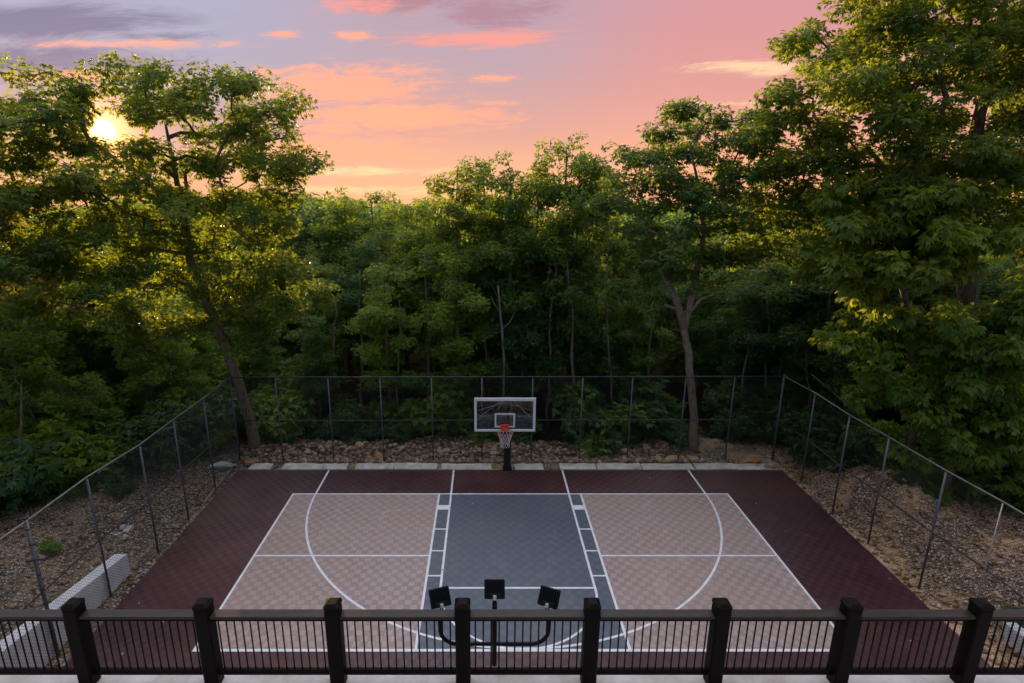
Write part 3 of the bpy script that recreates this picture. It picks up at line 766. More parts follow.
def grow(trunk, trad, cl, seed, rtip=0.012, power=0.46, start=0.35):
    """connect cluster centres to the trunk by curved tapering limbs; returns MB"""
    rr = random.Random(seed); nodes = []; par = []
    tp = [Vector(p) for p in trunk]; tn = []
    for i in range(len(tp) - 1):
        k = max(2, int((tp[i + 1] - tp[i]).length / 0.45))
        for j in range(k): tn.append((tp[i].lerp(tp[i + 1], j / k), i + j / k))
    tn.append((tp[-1], len(tp) - 1))
    for i, (p, _) in enumerate(tn): nodes.append(p); par.append(i - 1)
    NT = len(nodes); first = int(NT * start)
    order = sorted(range(len(cl)), key=lambda i: min((Vector(cl[i]) - nodes[j]).length for j in range(first, NT)))
    arr = np.array([tuple(p) for p in nodes]); chains = []
    for ci in order:
        c = np.array(cl[ci]); d = c - arr
        dist = np.linalg.norm(d, axis=1)
        pen = dist + 0.9 * np.clip(-(d[:, 2]) + 0.15 * dist, 0, None); pen[:first] += 50
        j = int(np.argmin(pen)); a = nodes[j]; b = Vector(cl[ci]); ln = (b - a).length
        if ln < 0.05: continue
        k = max(2, int(ln / 0.5)); chain = [j]; prev = j
        side = Vector((rr.uniform(-1, 1), rr.uniform(-1, 1), rr.uniform(-.3, .9))) * ln * 0.13
        new = []
        for s in range(1, k + 1):
            t = s / k; p = a.lerp(b, t) + side * math.sin(math.pi * t) + Vector((rr.uniform(-1, 1), rr.uniform(-1, 1), rr.uniform(-1, 1))) * 0.045 * (t < 1)
            nodes.append(p); par.append(prev); prev = len(nodes) - 1; chain.append(prev); new.append(tuple(p))
        arr = np.vstack([arr, np.array(new)]); chains.append(chain)
    cnt = [0] * len(nodes)
    for ch in chains: cnt[ch[-1]] += 1
    for i in range(len(nodes) - 1, -1, -1):
        if par[i] >= 0: cnt[par[i]] += cnt[i]
    m = MB()
    def rad(i): return rtip * max(1, cnt[i]) ** power
    fl = [trad[min(int(s), len(trad) - 1)] * (1 - (s - int(s))) + trad[min(int(s) + 1, len(trad) - 1)] * (s - int(s)) for _, s in tn]
    pts = []; rads = []
    for i in range(NT):
        j = rr.uniform(-1, 1) * .02
        pts.append(nodes[i] + Vector((j, rr.uniform(-1, 1) * .02, 0)) * (i > 0)); rads.append(fl[i] * (1 + rr.uniform(-.05, .05)))
    m.tube(pts, rads, 12)
    for ch in chains:
        q = [nodes[i] for i in ch]; r = [rad(i) for i in ch]
        r[0] = min(r[0], r[1] * 1.25 if len(r) > 1 else r[0])
        m.tube(q, r, 6 if max(r) < .05 else 8, cap=False)
    return m

def blob_points(blobs, seed, gap):
    """blobs: (cx,cy,cz, rx,ry,rz, n) m; flat clumps of clusters with open air between them"""
    r = random.Random(seed); out = []; cen = []
    G = gap * 1.85
    for (cx, cy, cz, rx, ry, rz, n) in blobs:
        t = 0; k = 0
        while k < n and t < n * 9:
            t += 1
            v = Vector((r.gauss(0, 1), r.gauss(0, 1), r.gauss(0, 1))).normalized() * (r.random() ** 0.42)
            p = (cx + v.x * rx, cy + v.y * ry, cz + v.z * rz)
            if any((p[0] - q[0]) ** 2 + (p[1] - q[1]) ** 2 + 1.7 * (p[2] - q[2]) ** 2 < G * G for q in cen[-300:]): continue
            cen.append(p); m_ = r.choice((3, 4, 5, 6)); a0 = math.atan2(p[1] - cy, p[0] - cx); sz = G * r.uniform(.38, .62)
            for _ in range(m_):
                w = r.uniform(0, 6.28); q = sz * r.random() ** .5
                out.append((p[0] + q * math.cos(w), p[1] + q * math.sin(w), p[2] + r.uniform(-.5, .5) * sz * .7 - q * .12)); k += 1
            if r.random() < .3:   # a shoot reaching out of the crown
                u = Vector((v.x, v.y, v.z * .5)).normalized() * G * r.uniform(.5, .75); out.append((p[0] + u.x, p[1] + u.y, p[2] + u.z)); k += 1
    return out

def tree(name, label, cat, x, D, trunk_ft, trad_ft, blobs_ft, lmat, bmat='bark', seed=1, gap=0.55, cr=(0.42, 0.75), sprays=30, leaf=0.14,
         droop=0.35, group=None, keep=None, start=0.35, flat=.65, zbase=None, rtip=.012, extra=None):
    z = (float(ground_h(x * FT, D * FT)) - 0.1) if zbase is None else zbase
    root = empty(name, (x * FT, D * FT, z)); tag(root, label, cat, group)
    tr = [(a * FT, b * FT, c * FT) for a, b, c in trunk_ft]; rad = [a * FT for a in trad_ft]
    bl = [(a * FT, b * FT, c * FT, d * FT, e * FT, f * FT, n) for a, b, c, d, e, f, n in blobs_ft]
    cl = blob_points(bl, seed, gap)
    if keep is not None: cl = [c for c in cl if keep((c[0] / FT + x, c[1] / FT + D, c[2] / FT + z / FT))]
    if extra: cl += [tuple(v * FT for v in e) for e in extra]
    grow(tr, rad, cl, seed, start=start, rtip=rtip).build('trunk', M[bmat], root, True)
    rr = np.random.default_rng(seed + 50); R = rr.uniform(cr[0], cr[1], len(cl))
    me = leaves_mesh('crown', np.array(cl), R, seed + 9, sprays=sprays, leaf=leaf, droop=droop, flat=flat)
    link('crown', me, M[lmat], root)
    return root

# --- the main trees -------------------------------------------------------
# ray towards the sun seen from the camera: the crown of the leaning oak is open there
def pxpy(p):
    x, D, h = p; a = CAM_H - h; z = CT * D + ST * a
    return CX + F_PX * x / z, 341.5 + F_PX * (CT * a - ST * D) / z
def gap_a(p):
    u, v = pxpy(p)
    for (cx, cy, rx, ry) in ((108, 130, 33, 16), (160, 130, 30, 13), (207, 120, 20, 11), (60, 156, 20, 13), (197, 148, 12, 10), (238, 182, 18, 11), (275, 152, 7, 10), (30, 140, 12, 8), (150, 160, 12, 6)):
        if ((u - cx) / rx) ** 2 + ((v - cy) / ry) ** 2 < 1: return False
    return True
A0 = (hx(256, 60.4, 0), 60.4)
def rel(px, py, D, base=A0): 
    D = D - DS
    h = hh(py, D); return (hx(px, D, h) - base[0], D - base[1], h + .3)
trA = [(0, 0, -.5), rel(252, 430, 63.3), rel(241, 392, 63), rel(224, 345, 62.6), rel(207, 305, 62), rel(190, 262, 61.6), rel(186, 225, 61.5), rel(176, 180, 61.6), rel(165, 120, 62)]
blA = []
def B(px, py, D, rx, ry, rz, n, base=A0):
    c = rel(px, py, D, base); return (c[0], c[1], c[2], rx, ry, rz, n)
blA = [B(118, 92, 62, 7.5, 6, 2.2, 30), B(180, 98, 62, 7, 7, 2.6, 38), B(243, 112, 62, 6.5, 7, 3.6, 46), B(272, 150, 62, 4.4, 6, 4.6, 36), B(292, 180, 62, 2.4, 5, 1.6, 10), B(232, 135, 63, 5, 6, 3.5, 26),
       B(75, 108, 61, 5, 6, 2.6, 20), B(150, 165, 61, 8, 7, 3.0, 40), B(95, 190, 60, 8, 6, 4.5, 46), B(170, 205, 60, 9, 7, 5.5, 70), B(225, 215, 61, 7, 6, 4.2, 40), B(140, 250, 59, 9, 6, 5, 60),
       B(205, 260, 60, 8, 6, 4.5, 44), B(265, 270, 62, 5.5, 5, 5.5, 36), B(245, 310, 62, 5, 4, 3.2, 20), B(110, 310, 58, 7, 5, 5, 42)]
tree('oak_tree', 'tall leaning oak with the sun shining through its crown, just behind the left fence corner', 'tree', A0[0], A0[1], trA, [.82, .60, .55, .54, .45, .42, .34, .25, .10], blA, 'leaf_oak', seed=21, gap=.60,
     cr=(.28, .64), sprays=54, leaf=.102, keep=gap_a, start=.42, rtip=.011)

BD0 = (hx(694, 60.4, 0), 60.4)
R2 = lambda px, py, D=63.5: rel(px, py, D, BD0)
trD = [(0, 0, -.5), R2(694, 420), R2(691, 385), R2(688, 352), R2(684, 328), R2(691, 300), R2(697, 272), R2(704, 235), R2(700, 195), R2(690, 150)]
def BB(px, py, D, rx, ry, rz, n): return B(px, py, D, rx, ry, rz, n, BD0)
blD = [BB(652, 158, 64, 3.4, 5, 2.8, 24), BB(688, 138, 64, 4.0, 5, 3.2, 30), BB(728, 134, 64, 3.8, 5, 2.6, 24), BB(648, 200, 63, 4.2, 5, 4.2, 32), BB(695, 190, 63, 5, 5, 5.0, 40), BB(742, 172, 64, 4, 4, 3.2, 18), BB(660, 245, 63, 4.2, 5, 3.6, 28), BB(712, 238, 63, 4, 4, 3.4, 20),
       BB(640, 285, 63, 2.4, 4, 2.4, 12), BB(762, 262, 66, 2.6, 3, 1.6, 6)]
trd = tree('hickory_tree', 'forked pale-barked tree rising behind the back fence right of the hoop', 'tree', BD0[0], BD0[1], trD, [.60, .46, .42, .40, .38, .32, .34, .28, .2, .08], blD, 'leaf_mid', 'bark_pale', seed=33, gap=.55,
     cr=(.28, .56), sprays=42, leaf=.108, start=.5)
lb = MB(); lb.tube([Vector(R2(684, 328)) * FT, Vector(R2(676, 300)) * FT, Vector(R2(664, 275)) * FT, Vector(R2(656, 262)) * FT, Vector(R2(648, 235)) * FT], [.15, .12, .10, .08, .03], 10)
lb.tube([Vector(R2(684, 318)) * FT, Vector(R2(702, 299)) * FT, Vector(R2(722, 292)) * FT], [.07, .05, .02], 8)
lb.build('limb', M['bark_pale'], trd, True)

FX = (hx(967, 55.9, 4), 55.9)
RF = lambda px, py, D=59.0: rel(px, py, D, FX)
trF = [(0, 0, -.5), (0, 0, 8), RF(968, 310), RF(966, 235), RF(969, 180), RF(974, 140), RF(985, 90), RF(1000, 30), RF(1010, -40)]
def BF(px, py, D, rx, ry, rz, n): return B(px, py, D, rx, ry, rz, n, FX)
blF = [BF(850, 40, 58, 5.5, 6, 4.5, 46), BF(905, 10, 58, 6.5, 7, 6, 60), BF(830, 95, 58, 5.5, 6, 3.4, 38), BF(800, 130, 59, 4.5, 5, 2.8, 26), BF(780, 108, 60, 3.0, 4, 2.0, 12), BF(880, 90, 57, 7, 7, 4.0, 56), BF(950, 60, 57, 7, 7, 6, 60), BF(1010, 30, 57, 7, 7, 7, 56), BF(1020, 120, 56, 7, 7, 6, 56),
       BF(850, 160, 57, 6, 6, 4, 52), BF(920, 150, 55, 7, 6, 4.5, 56), BF(985, 190, 54, 7, 6, 4.5, 54), BF(800, 175, 59, 4.5, 5, 3.5, 30), BF(1060, 70, 58, 7, 8, 10, 50), BF(930, -60, 59, 9, 8, 7, 60), BF(1040, 200, 55, 6, 6, 5, 40), BF(860, 215, 57, 5, 5, 3, 30), BF(782, 160, 60, 3.6, 4, 2.8, 24), BF(798, 205, 60, 3.8, 4, 2.8, 26), BF(792, 243, 60, 3.0, 3, 2.0, 16)]
def gap_f(p):
    u, v = pxpy(p)
    for (cx, cy, rx, ry) in ((905, 55, 18, 8), (868, 128, 12, 8), (975, 112, 16, 26), (848, 66, 9, 7), (940, 100, 10, 6)):
        if ((u - cx) / rx) ** 2 + ((v - cy) / ry) ** 2 < 1: return False
    return True
tree('oak_tree', 'largest tree at the right edge, towering past the top of the photo', 'tree', FX[0], FX[1], trF, [1.15, .95, .85, .8, .75, .62, .42, .3, .1], blF, 'leaf_oak', seed=44, gap=.62,
     cr=(.30, .66), sprays=58, leaf=.112, start=.35, keep=gap_f, rtip=.011)

# sun-facing maple in front of it, and the low dark maple with big leaves
GX0 = (hx(905, 50.9, 4), 50.9)
def BG(px, py, D, rx, ry, rz, n): return B(px, py, D, rx, ry, rz, n, GX0)
trG = [(0, 0, -.5), (0.4, 0, 8), rel(900, 310, 54, GX0), rel(885, 250, 53.5, GX0), rel(875, 205, 53, GX0)]
blG = [BG(858, 225, 53, 4.2, 4, 3.2, 40), BG(838, 262, 53, 3.0, 3.5, 2.8, 26), BG(870, 280, 52, 4.0, 4, 2.6, 32), BG(905, 225, 52, 4.0, 4, 3.2, 34), BG(925, 265, 51, 4.2, 4, 3.0, 30), BG(850, 300, 52, 2.6, 3, 1.2, 10)]
tree('maple_tree', 'maple with sunlight put into its leaf colour, leaning out from the big right-hand tree', 'tree', GX0[0], GX0[1], trG, [.42, .34, .28, .2, .08], blG, 'leaf_sunlit', seed=55, gap=.42, cr=(.26, .50), sprays=26, leaf=.17, droop=.7, start=.45)
HX0 = (hx(945, 49.3, 1), 49.3)
def BH(px, py, D, rx, ry, rz, n): return B(px, py, D, rx, ry, rz, n, HX0)
trH = [(0, 0, -.5), (0, 0, 5), rel(940, 380, 52.2, HX0), rel(938, 330, 52.2, HX0)]
blH = [BH(918, 340, 52, 4.6, 4, 3.0, 42), BH(965, 345, 51.5, 5.0, 4, 3.6, 50), BH(1008, 335, 51, 4, 4, 3.6, 36), BH(905, 395, 53, 4.0, 4, 3.2, 36), BH(955, 410, 52, 5.4, 4, 3.4, 50), BH(1005, 410, 51, 4.5, 4, 3.6, 40), BH(915, 455, 54, 3.6, 3.2, 2.2, 26), BH(866, 335, 53, 2.8, 3, 1.6, 14), BH(975, 465, 53, 3.8, 3, 2.2, 24)]
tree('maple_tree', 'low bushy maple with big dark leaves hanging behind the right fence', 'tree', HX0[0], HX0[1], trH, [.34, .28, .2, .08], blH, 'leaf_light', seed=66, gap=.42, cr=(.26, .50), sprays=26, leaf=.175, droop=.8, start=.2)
# tree at the left edge and golden thicket under the oak
LX = (hx(-30, 51, 4), 51.0)
def BL(px, py, D, rx, ry, rz, n): return B(px, py, D, rx, ry, rz, n, LX)
blL = [BL(8, 142, 54, 4, 5, 3.2, 28), BL(-20, 180, 54, 6, 6, 5, 36), BL(25, 190, 54, 5, 5, 5, 40), BL(35, 172, 55, 3, 4, 2.0, 10), BL(5, 240, 53, 6, 5, 4, 36), BL(-60, 170, 54, 6, 6, 7, 36)]
tree('oak_tree', 'rounded oak cut off by the left edge of the photo', 'tree', LX[0], LX[1], [(0, 0, -.5), (.5, 0, 12), (1, 0, 22), (1.5, 0, 32)], [.9, .75, .5, .15], blL, 'leaf_oak', seed=77, gap=.6, cr=(.30, .66), sprays=44, leaf=.12, start=.3)

# far-off woodland on the falling ground: one canopy mass
fr = random.Random(91); fc = []
for i in range(1500):
    D = 165 * (2.6 ** fr.random()); px = fr.uniform(-90, 1110)
    top = hh(fr.uniform(199, 210) + 5 * math.sin(px * .035) + 3 * math.sin(px * .011 + 1), D); x = hx(px, D, top)
    g = float(ground_h(x * FT, D * FT)) / FT
    fc.append((x * FT, D * FT, (g + (top - g) * (1 - .75 * fr.random() ** 1.6)) * FT - 1.0))
fw_ = link('woodland', leaves_mesh('woodland', np.array(fc), np.random.default_rng(4).uniform(1.3, 2.6, len(fc)), 77, sprays=34, leaf=.55, droop=.3), M['leaf_blue'])
tag(fw_, 'far-off woodland canopy on the falling ground beyond the nearer trees', 'woodland', kind='stuff')
OX = (hx(18, 66, 5), 66.0)
BO = lambda px, py, D, rx, ry, rz, n: B(px, py, D, rx, ry, rz, n, OX)
tree('backlit_tree', 'tree at the left edge below the sun, gold backlight put into its leaf colour', 'tree', OX[0], OX[1], [(0, 0, -.5), (0, 0, 8), (.5, 0, 16), (1, 0, 22)], [.4, .32, .22, .08],
     [BO(10, 240, 69, 4.5, 3, 2.4, 34), BO(40, 262, 69, 4.5, 3, 2.4, 34), BO(8, 285, 69, 4.5, 3, 2.6, 30)], 'leaf_backlit', seed=88, gap=.5, cr=(.26, .5), sprays=34, leaf=.11, start=.3)
# --- prototypes for the wood behind ----------------------------------------
def proto(seed, H, W, lmat, n, leaf=.122, low=.27, bmat='bark', sprays=48, cr=(.34, .72), tr_r=.5, kind=0):
    r = random.Random(seed)
    tr = [(0, 0, -1.5)] + [(r.uniform(-.5, .5) * (k > 0), r.uniform(-.5, .5) * (k > 0), H * k / 5) for k in range(0, 6)]
    bl = []; nb = 9
    for k in range(nb):
        f = low + (1 - low) * (k + .3) / nb
        w = W * (math.sin(math.pi * min(1, (f - low) / (1 - low) * .8 + .16)) ** .7) * r.uniform(.6, .95)
        a = k * 2.4 + r.uniform(0, 1); off = w * r.uniform(.25, .5)
        bl.append((math.cos(a) * off, math.sin(a) * off, H * f * .97, w * .7, w * .7, H * .085, int(n / nb)))
    bl.append((r.uniform(-1, 1), 0, H * .94, W * .42, W * .42, H * .06, int(n / nb * .9)))
    return dict(tr=tr, rad=[tr_r * 1.3, tr_r, tr_r * .85, tr_r * .7, tr_r * .5, tr_r * .3, .08], bl=bl, lmat=lmat, leaf=leaf, bmat=bmat, seed=seed, sprays=sprays, cr=cr)
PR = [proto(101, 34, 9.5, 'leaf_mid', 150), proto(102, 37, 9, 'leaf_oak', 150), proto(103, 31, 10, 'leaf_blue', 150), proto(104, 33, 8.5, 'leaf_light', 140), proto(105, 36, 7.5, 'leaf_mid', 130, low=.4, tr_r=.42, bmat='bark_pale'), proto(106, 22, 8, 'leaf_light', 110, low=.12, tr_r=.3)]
pobj = [None] * len(PR)
bayname = ['first', 'second', 'third', 'fourth', 'fifth', 'sixth', 'seventh', 'eighth', 'ninth', 'tenth', 'eleventh']
adj = ['broad mid-green tree', 'tall olive-green tree', 'rounded bluish-green tree', 'light yellowish-green tree', 'slender high-crowned tree', 'small low-branched tree']
used = {}
def bg_tree(k, px, D, H, rz=None, wide=1.0):
    """prototype k scaled to top height H (ft above court)"""
    D_ = D; D -= DS; p = PR[k]; x = hx(px, D, H * .7); z = float(ground_h(x * FT, D * FT)) - .05
    if px < 228: where = 'in the left wood %s' % ('by the photo edge' if px < 60 else 'below the oak crown' if px < 150 else 'left of the leaning oak trunk')
    elif px > 782: where = 'in the right wood %s' % ('by the photo edge' if px > 960 else 'behind the big-leaved maple' if px > 860 else 'past the right fence corner')
    else:
        bay = max(i for i in range(11) if px >= cxs[i] - 14); where = 'behind the %s back-fence bay from left' % bayname[min(bay, 10)]
    row = 'front row' if D_ < 82 else 'second row' if D_ < 104 else 'far row'
    lab = '%s %s, %s' % (adj[k], where, row)
    j = used.get(lab, 0); used[lab] = j + 1
    if j: lab = lab.replace(adj[k], ['', 'darker ', 'thinner ', 'taller '][min(j, 3)] + adj[k])
    nm = ['broadleaf_tree', 'oak_tree', 'broadleaf_tree', 'hickory_tree', 'slender_tree', 'understory_tree'][k]
    if pobj[k] is None:
        root = tree(nm, lab, 'tree', x, D, p['tr'], p['rad'], p['bl'], p['lmat'], p['bmat'], seed=p['seed'], gap=.7, cr=p['cr'], sprays=p['sprays'], leaf=p['leaf'], start=.25, group='trees of the wood around the court')
        pobj[k] = root; o = root
    else:
        o = copy_tree(pobj[k]); o['label'] = lab
    o.name = nm
    o.location = (x * FT, D * FT, z)
    s = (H - z / FT) / PR[k]['tr'][-1][2] / 1.03
    o.scale = (s * wide, s * wide, s); o.rotation_euler = (0, 0, rnd.uniform(0, 6.28) if rz is None else rz)
    return o
def topH(py, D): return hh(py, D - DS)
# silhouette row: (proto, column, distance, top row of the photo)
sil = [(3, 345, 92, 195), (0, 375, 98, 192), (3, 405, 88, 200), (2, 318, 96, 205), (1, 458, 76, 160), (0, 485, 80, 158), (4, 512, 74, 163), (1, 535, 78, 155), (0, 562, 74, 142), (4, 578, 74, 146), (1, 604, 92, 158),
       (2, 640, 88, 216), (0, 772, 78, 208), (1, 802, 74, 212), (2, 742, 90, 204), (1, 716, 94, 206), (0, 832, 80, 205), (2, 290, 110, 197), (0, 250, 120, 195), (3, 215, 100, 205), (3, 435, 84, 196)]
for k, px, D, py in sil: bg_tree(k, px, D, topH(py, D), wide=.82 if 440 < px < 640 else 1.0)
# body of the wood
rb = random.Random(17)
for D, step, top, jit in ((71, 62, 285, 40), (80, 58, 240, 34), (94, 62, 208, 12), (112, 66, 200, 8), (135, 80, 196, 6)):
    px = -60 + rb.uniform(0, 30)
    while px < 1090:
        if not (D < 75 and (225 < px < 290 or 660 < px < 725)):
            k = rb.choice((0, 1, 2, 3, 4, 4, 2, 4) if D > 75 else (4, 0, 4, 2, 4, 3))
            t_ = top + rb.uniform(-jit, jit)
            if 500 < px < 700 and D > 75: t_ = max(t_, 224) + rb.uniform(0, 10)
            if px < 240: t_ = max(t_, 222) + rb.uniform(0, 25)
            if px < 215 and D > 88 and rb.random() < .6: px += step * .8; continue
            bg_tree(k, px, D + rb.uniform(-3.5, 3.5), topH(t_, D))
        px += step * rb.uniform(.75, 1.25)
# low understory that closes the view between the trunks
px = 30
while px < 900:
    if not (D < 75 and 660 < px < 725): bg_tree(5, px, rb.uniform(86, 108) if px < 340 else rb.uniform(80, 92), topH(rb.uniform(300, 345), 95))
    px += 27 * rb.uniform(.8, 1.2)
for k, px, D, py in ((0, 224, 92, 262), (5, 262, 90, 300), (3, 286, 96, 255), (5, 236, 104, 310), (5, 205, 84, 330), (5, 276, 80, 345)): bg_tree(k, px, D, topH(py, D))
# sides, nearer
for k, px, D, py in ((0, -20, 60, 235), (3, 60, 66, 250), (5, 20, 58, 330), (0, 110, 70, 260), (5, 150, 66, 345), (5, 90, 60, 372), (3, 170, 72, 290), (5, 200, 69, 375), (2, 830, 68, 240), (0, 890, 70, 250), (5, 845, 64, 340), (2, 985, 66, 260), (0, 1060, 60, 250), (5, 1040, 56, 380), (1, 940, 76, 180), (5, 790, 70, 350)):
    bg_tree(k, px, D, topH(py, D))

# bushes
def bush_proto(seed, lmat, leaf):
    return dict(seed=seed, lmat=lmat, leaf=leaf)
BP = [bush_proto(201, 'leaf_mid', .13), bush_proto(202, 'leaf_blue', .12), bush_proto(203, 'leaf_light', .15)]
bobj = [None] * 3; bused = {}
badj = ['low leafy bush', 'dense dark bush', 'bright light-leaved bush']
def bush(k, px, D, s):
    D -= DS; x = hx(px, D, 1.5); z = float(ground_h(x * FT, D * FT))
    if px < 228: where = 'edging the left bank, %s' % ('far left' if px < 70 else 'mid way along the left fence' if px < 150 else 'near the left fence corner')
    elif px > 782: where = 'edging the right bank, %s' % ('far right' if px > 960 else 'under the leafy maple' if px > 860 else 'near the fence corner')
    else: where = 'behind the %s back-fence bay from left' % bayname[min(10, max(i for i in range(11) if px >= cxs[i] - 14))]
    lab = '%s %s' % (badj[k], where); j = bused.get(lab, 0); bused[lab] = j + 1
    if j: lab = ['', 'smaller ', 'taller ', 'hindmost '][min(j, 3)] + lab
    if bobj[k] is None:
        bl = [(0, 0, 2.0, 2.6, 2.4, 1.8, 22), (1.4, .5, 2.8, 1.6, 1.6, 1.4, 10), (-1.5, 0, 1.6, 1.6, 1.6, 1.2, 10)]
        o = tree('bush', lab, 'bush', x, D, [(0, 0, -.3), (0, 0, 1), (.2, 0, 2.4)], [.12, .09, .04], bl, BP[k]['lmat'], seed=BP[k]['seed'], gap=.3, cr=(.26, .46), sprays=22, leaf=BP[k]['leaf'], start=.1, group='bushes along the edge of the wood', rtip=.006)
        bobj[k] = o
    else: o = copy_tree(bobj[k]); o['label'] = lab
    o.location = (x * FT, D * FT, z); o.scale = (s, s, s * rb.uniform(.85, 1.15)); o.rotation_euler = (0, 0, rb.uniform(0, 6.28))
for px, s_ in ((268, 1.2), (296, 1.5), (345, 1.2), (400, 1.0), (452, 1.7), (476, 1.2), (590, 1.7), (618, 2.0), (655, 1.2), (735, 1.4), (765, 1.1)): bush(rb.choice((0, 2, 0)), px, rb.uniform(68.5, 72), s_)
for px in range(268, 780, 42): bush(1, px + rb.uniform(-14, 14), rb.uniform(66.2, 68), rb.uniform(.5, .8))
for px, D in ((5, 52), (40, 55), (75, 56), (110, 58), (140, 60), (165, 62), (195, 64), (215, 66), (20, 58), (60, 60), (120, 64), (-15, 48), (90, 62), (212, 74), (236, 77), (222, 84), (268, 78), (290, 76)): bush(rb.randrange(3), px, D, rb.uniform(1.0, 1.7))
for px, D in ((815, 63), (840, 60), (868, 58), (900, 57), (940, 55.5), (975, 54), (1005, 54), (1040, 50), (880, 62), (950, 60), (1015, 58)): bush(rb.randrange(3), px, D, rb.uniform(.9, 1.5))
def weed(px, D, lab, s=.28):
    D -= DS; x = hx(px, D, 0); o = copy_tree(bobj[rb.randrange(3)]); o.name = 'weed'
    tag(o, lab, 'weed', 'weeds on the banks'); o['label'] = lab
    o.location = (x * FT, D * FT, float(ground_h(x * FT, D * FT))); o.scale = (s, s, s * .8); o.rotation_euler = (0, 0, rb.uniform(0, 6.28))
weed(52, 43, 'small green weed on the gravel left of the low wall'); weed(82, 53, 'small green weed on the upper left bank', .35); weed(120, 53, 'green weed clump high on the left bank', .4)
weed(62, 36.5, 'small green weed by the left end of the low wall', .2); weed(935, 50, 'dark green weed below the right fence middle', .35); weed(900, 50, 'small green weed behind the right gravel mound', .3)
weed(1016, 36, 'small green weed near the last deck post', .25)

# dead wood
def dead(name, lab, cat, pts, rad, mat='deadwood', D0=None):
    P = [Vector((hx(px, D - DS, hh(py, D - DS)) * FT, (D - DS) * FT, hh(py, D - DS) * FT)) for px, py, D in pts]
    m = MB(); b = P[0].copy(); m.tube([p - b for p in P], [r * FT for r in rad], 9); o = m.build(name, M[mat], None, True, loc=b); tag(o, lab, cat); return o, b, P
gz = lambda px, D: (px, None, D)
def gpy(px, D):   # row where the ground stands at that column
    D -= DS; x = hx(px, D, 0); h = float(ground_h(x * FT, D * FT)) / FT - .3; a = CAM_H - h; return 341.5 + F_PX * (CT * a - ST * D) / (CT * D + ST * a)
dead('dead_tree', 'bare pale dead trunk standing above the middle of the wood', 'dead tree', [(503, gpy(503, 69), 69), (504, 360, 69), (502, 330, 69), (499, 300, 69), (498, 286, 69)], [.19, .17, .15, .13, .10])
for q_ in ((( 502, 330, 69), (510, 322, 69), (515, 312, 69)), ((500, 312, 69), (494, 304, 69), (491, 296, 69))):
    dead('dead_branch', 'short bare stub branch %s of the pale dead trunk in mid wood' % ('right' if q_[0][0] > 501 else 'left'), 'branch', list(q_), [.09, .06, .02])
dead('dead_branch', 'broken pale limb leaning by the right fence corner', 'branch', [(871, 450, 61), (862, 428, 61.5), (845, 403, 62), (828, 388, 62.5), (811, 374, 63)], [.16, .15, .13, .10, .05])
dead('dead_branch', 'thin bare pale branch hanging at the right edge under the big tree', 'branch', [(1030, 318, 56), (1005, 310, 56), (985, 308, 56), (966, 309, 58)], [.2, .18, .15, .12])
for (px, D, tp, r, lab) in ((740, 70, 330, .2, 'straight thin trunk behind the tenth bay of the back fence'), (812, 66, 350, .22, 'thin straight trunk just past the right fence corner'), (430, 74, 250, .3, 'dark straight trunk behind the fourth bay of the back fence'),
                       (575, 70, 260, .26, 'grey straight trunk behind the seventh bay of the back fence'), (483, 73, 300, .24, 'dark straight trunk behind the fifth bay of the back fence'), (300, 71, 285, .2, 'slim grey trunk behind the first back-fence bay'), (362, 72, 270, .22, 'slim grey trunk behind the second back-fence bay'), (398, 70, 300, .18, 'slim grey trunk behind the third back-fence bay'), (456, 71, 262, .2, 'slim grey trunk left of the backboard in the wood'), (548, 71, 255, .22, 'slim grey trunk right of the backboard in the wood'), (612, 71, 275, .2, 'slim grey trunk behind the eighth back-fence bay'), (648, 72, 265, .24, 'slim grey trunk left of the forked pale tree'), (766, 71, 290, .22, 'slim grey trunk just left of the right fence corner'), (330, 72, 300, .26, 'dark straight trunk behind the second bay of the back fence'),
                       (20, 50, 380, .22, 'leaning thin trunk at the left edge below the golden leaves'), (940, 58, 430, .2, 'thin brown trunk behind the low right maple')):
    lean = rb.uniform(-10, 10)
    top = (px + lean, tp, D)
    g0 = gpy(px, D); k_ = 9
    dead('sapling_trunk', lab, 'trunk', [(px + lean * (i / k_) ** 1.5 + rb.uniform(-2, 2) * (i > 0), g0 + (tp - g0) * i / k_, D) for i in range(k_ + 1)], [r * (1 - .75 * i / k_) for i in range(k_ + 1)], 'bark')

# ---------------------------------------------------------------- sky
SUN_U, SUN_V = -0.642, 0.100
w = bpy.data.worlds.new('World'); scene.world = w; w.use_nodes = True
nt = N(w.node_tree); w.node_tree.nodes.clear()
out = nt.new('ShaderNodeOutputWorld'); bg = nt.new('ShaderNodeBackground'); bg2 = nt.new('ShaderNodeBackground'); add = nt.new('ShaderNodeAddShader')
sky = nt.new('ShaderNodeTexSky', sky_type='NISHITA'); sky.sun_disc = False
SUN_AZ = math.atan2(-SUN_U, 1.0); SUN_EL = math.radians(5.3)
sky.sun_rotation = -SUN_AZ; sky.dust_density = 0.0; sky.air_density = 1.0; sky.ozone_density = 1.0; sky.sun_elevation = math.radians(3.0)
nt.l.new(sky.outputs[0], bg2.inputs[0]); bg2.inputs[1].default_value = 0.008
tc = nt.new('ShaderNodeTexCoord'); sp = nt.new('ShaderNodeSeparateXYZ'); nt.l.new(tc.outputs['Generated'], sp.inputs[0])
X, Y, Z = sp.outputs
ya = nt.math('MAXIMUM', nt.math('ABSOLUTE', Y), 0.12)
U = nt.math('DIVIDE', X, ya); V = nt.math('DIVIDE', Z, ya)
zen = [(0.44, (0.46, 0.42, 0.48)), (0.65, (1.34, 1.38, 1.60)), (1.0, (1.85, 1.92, 2.25))]
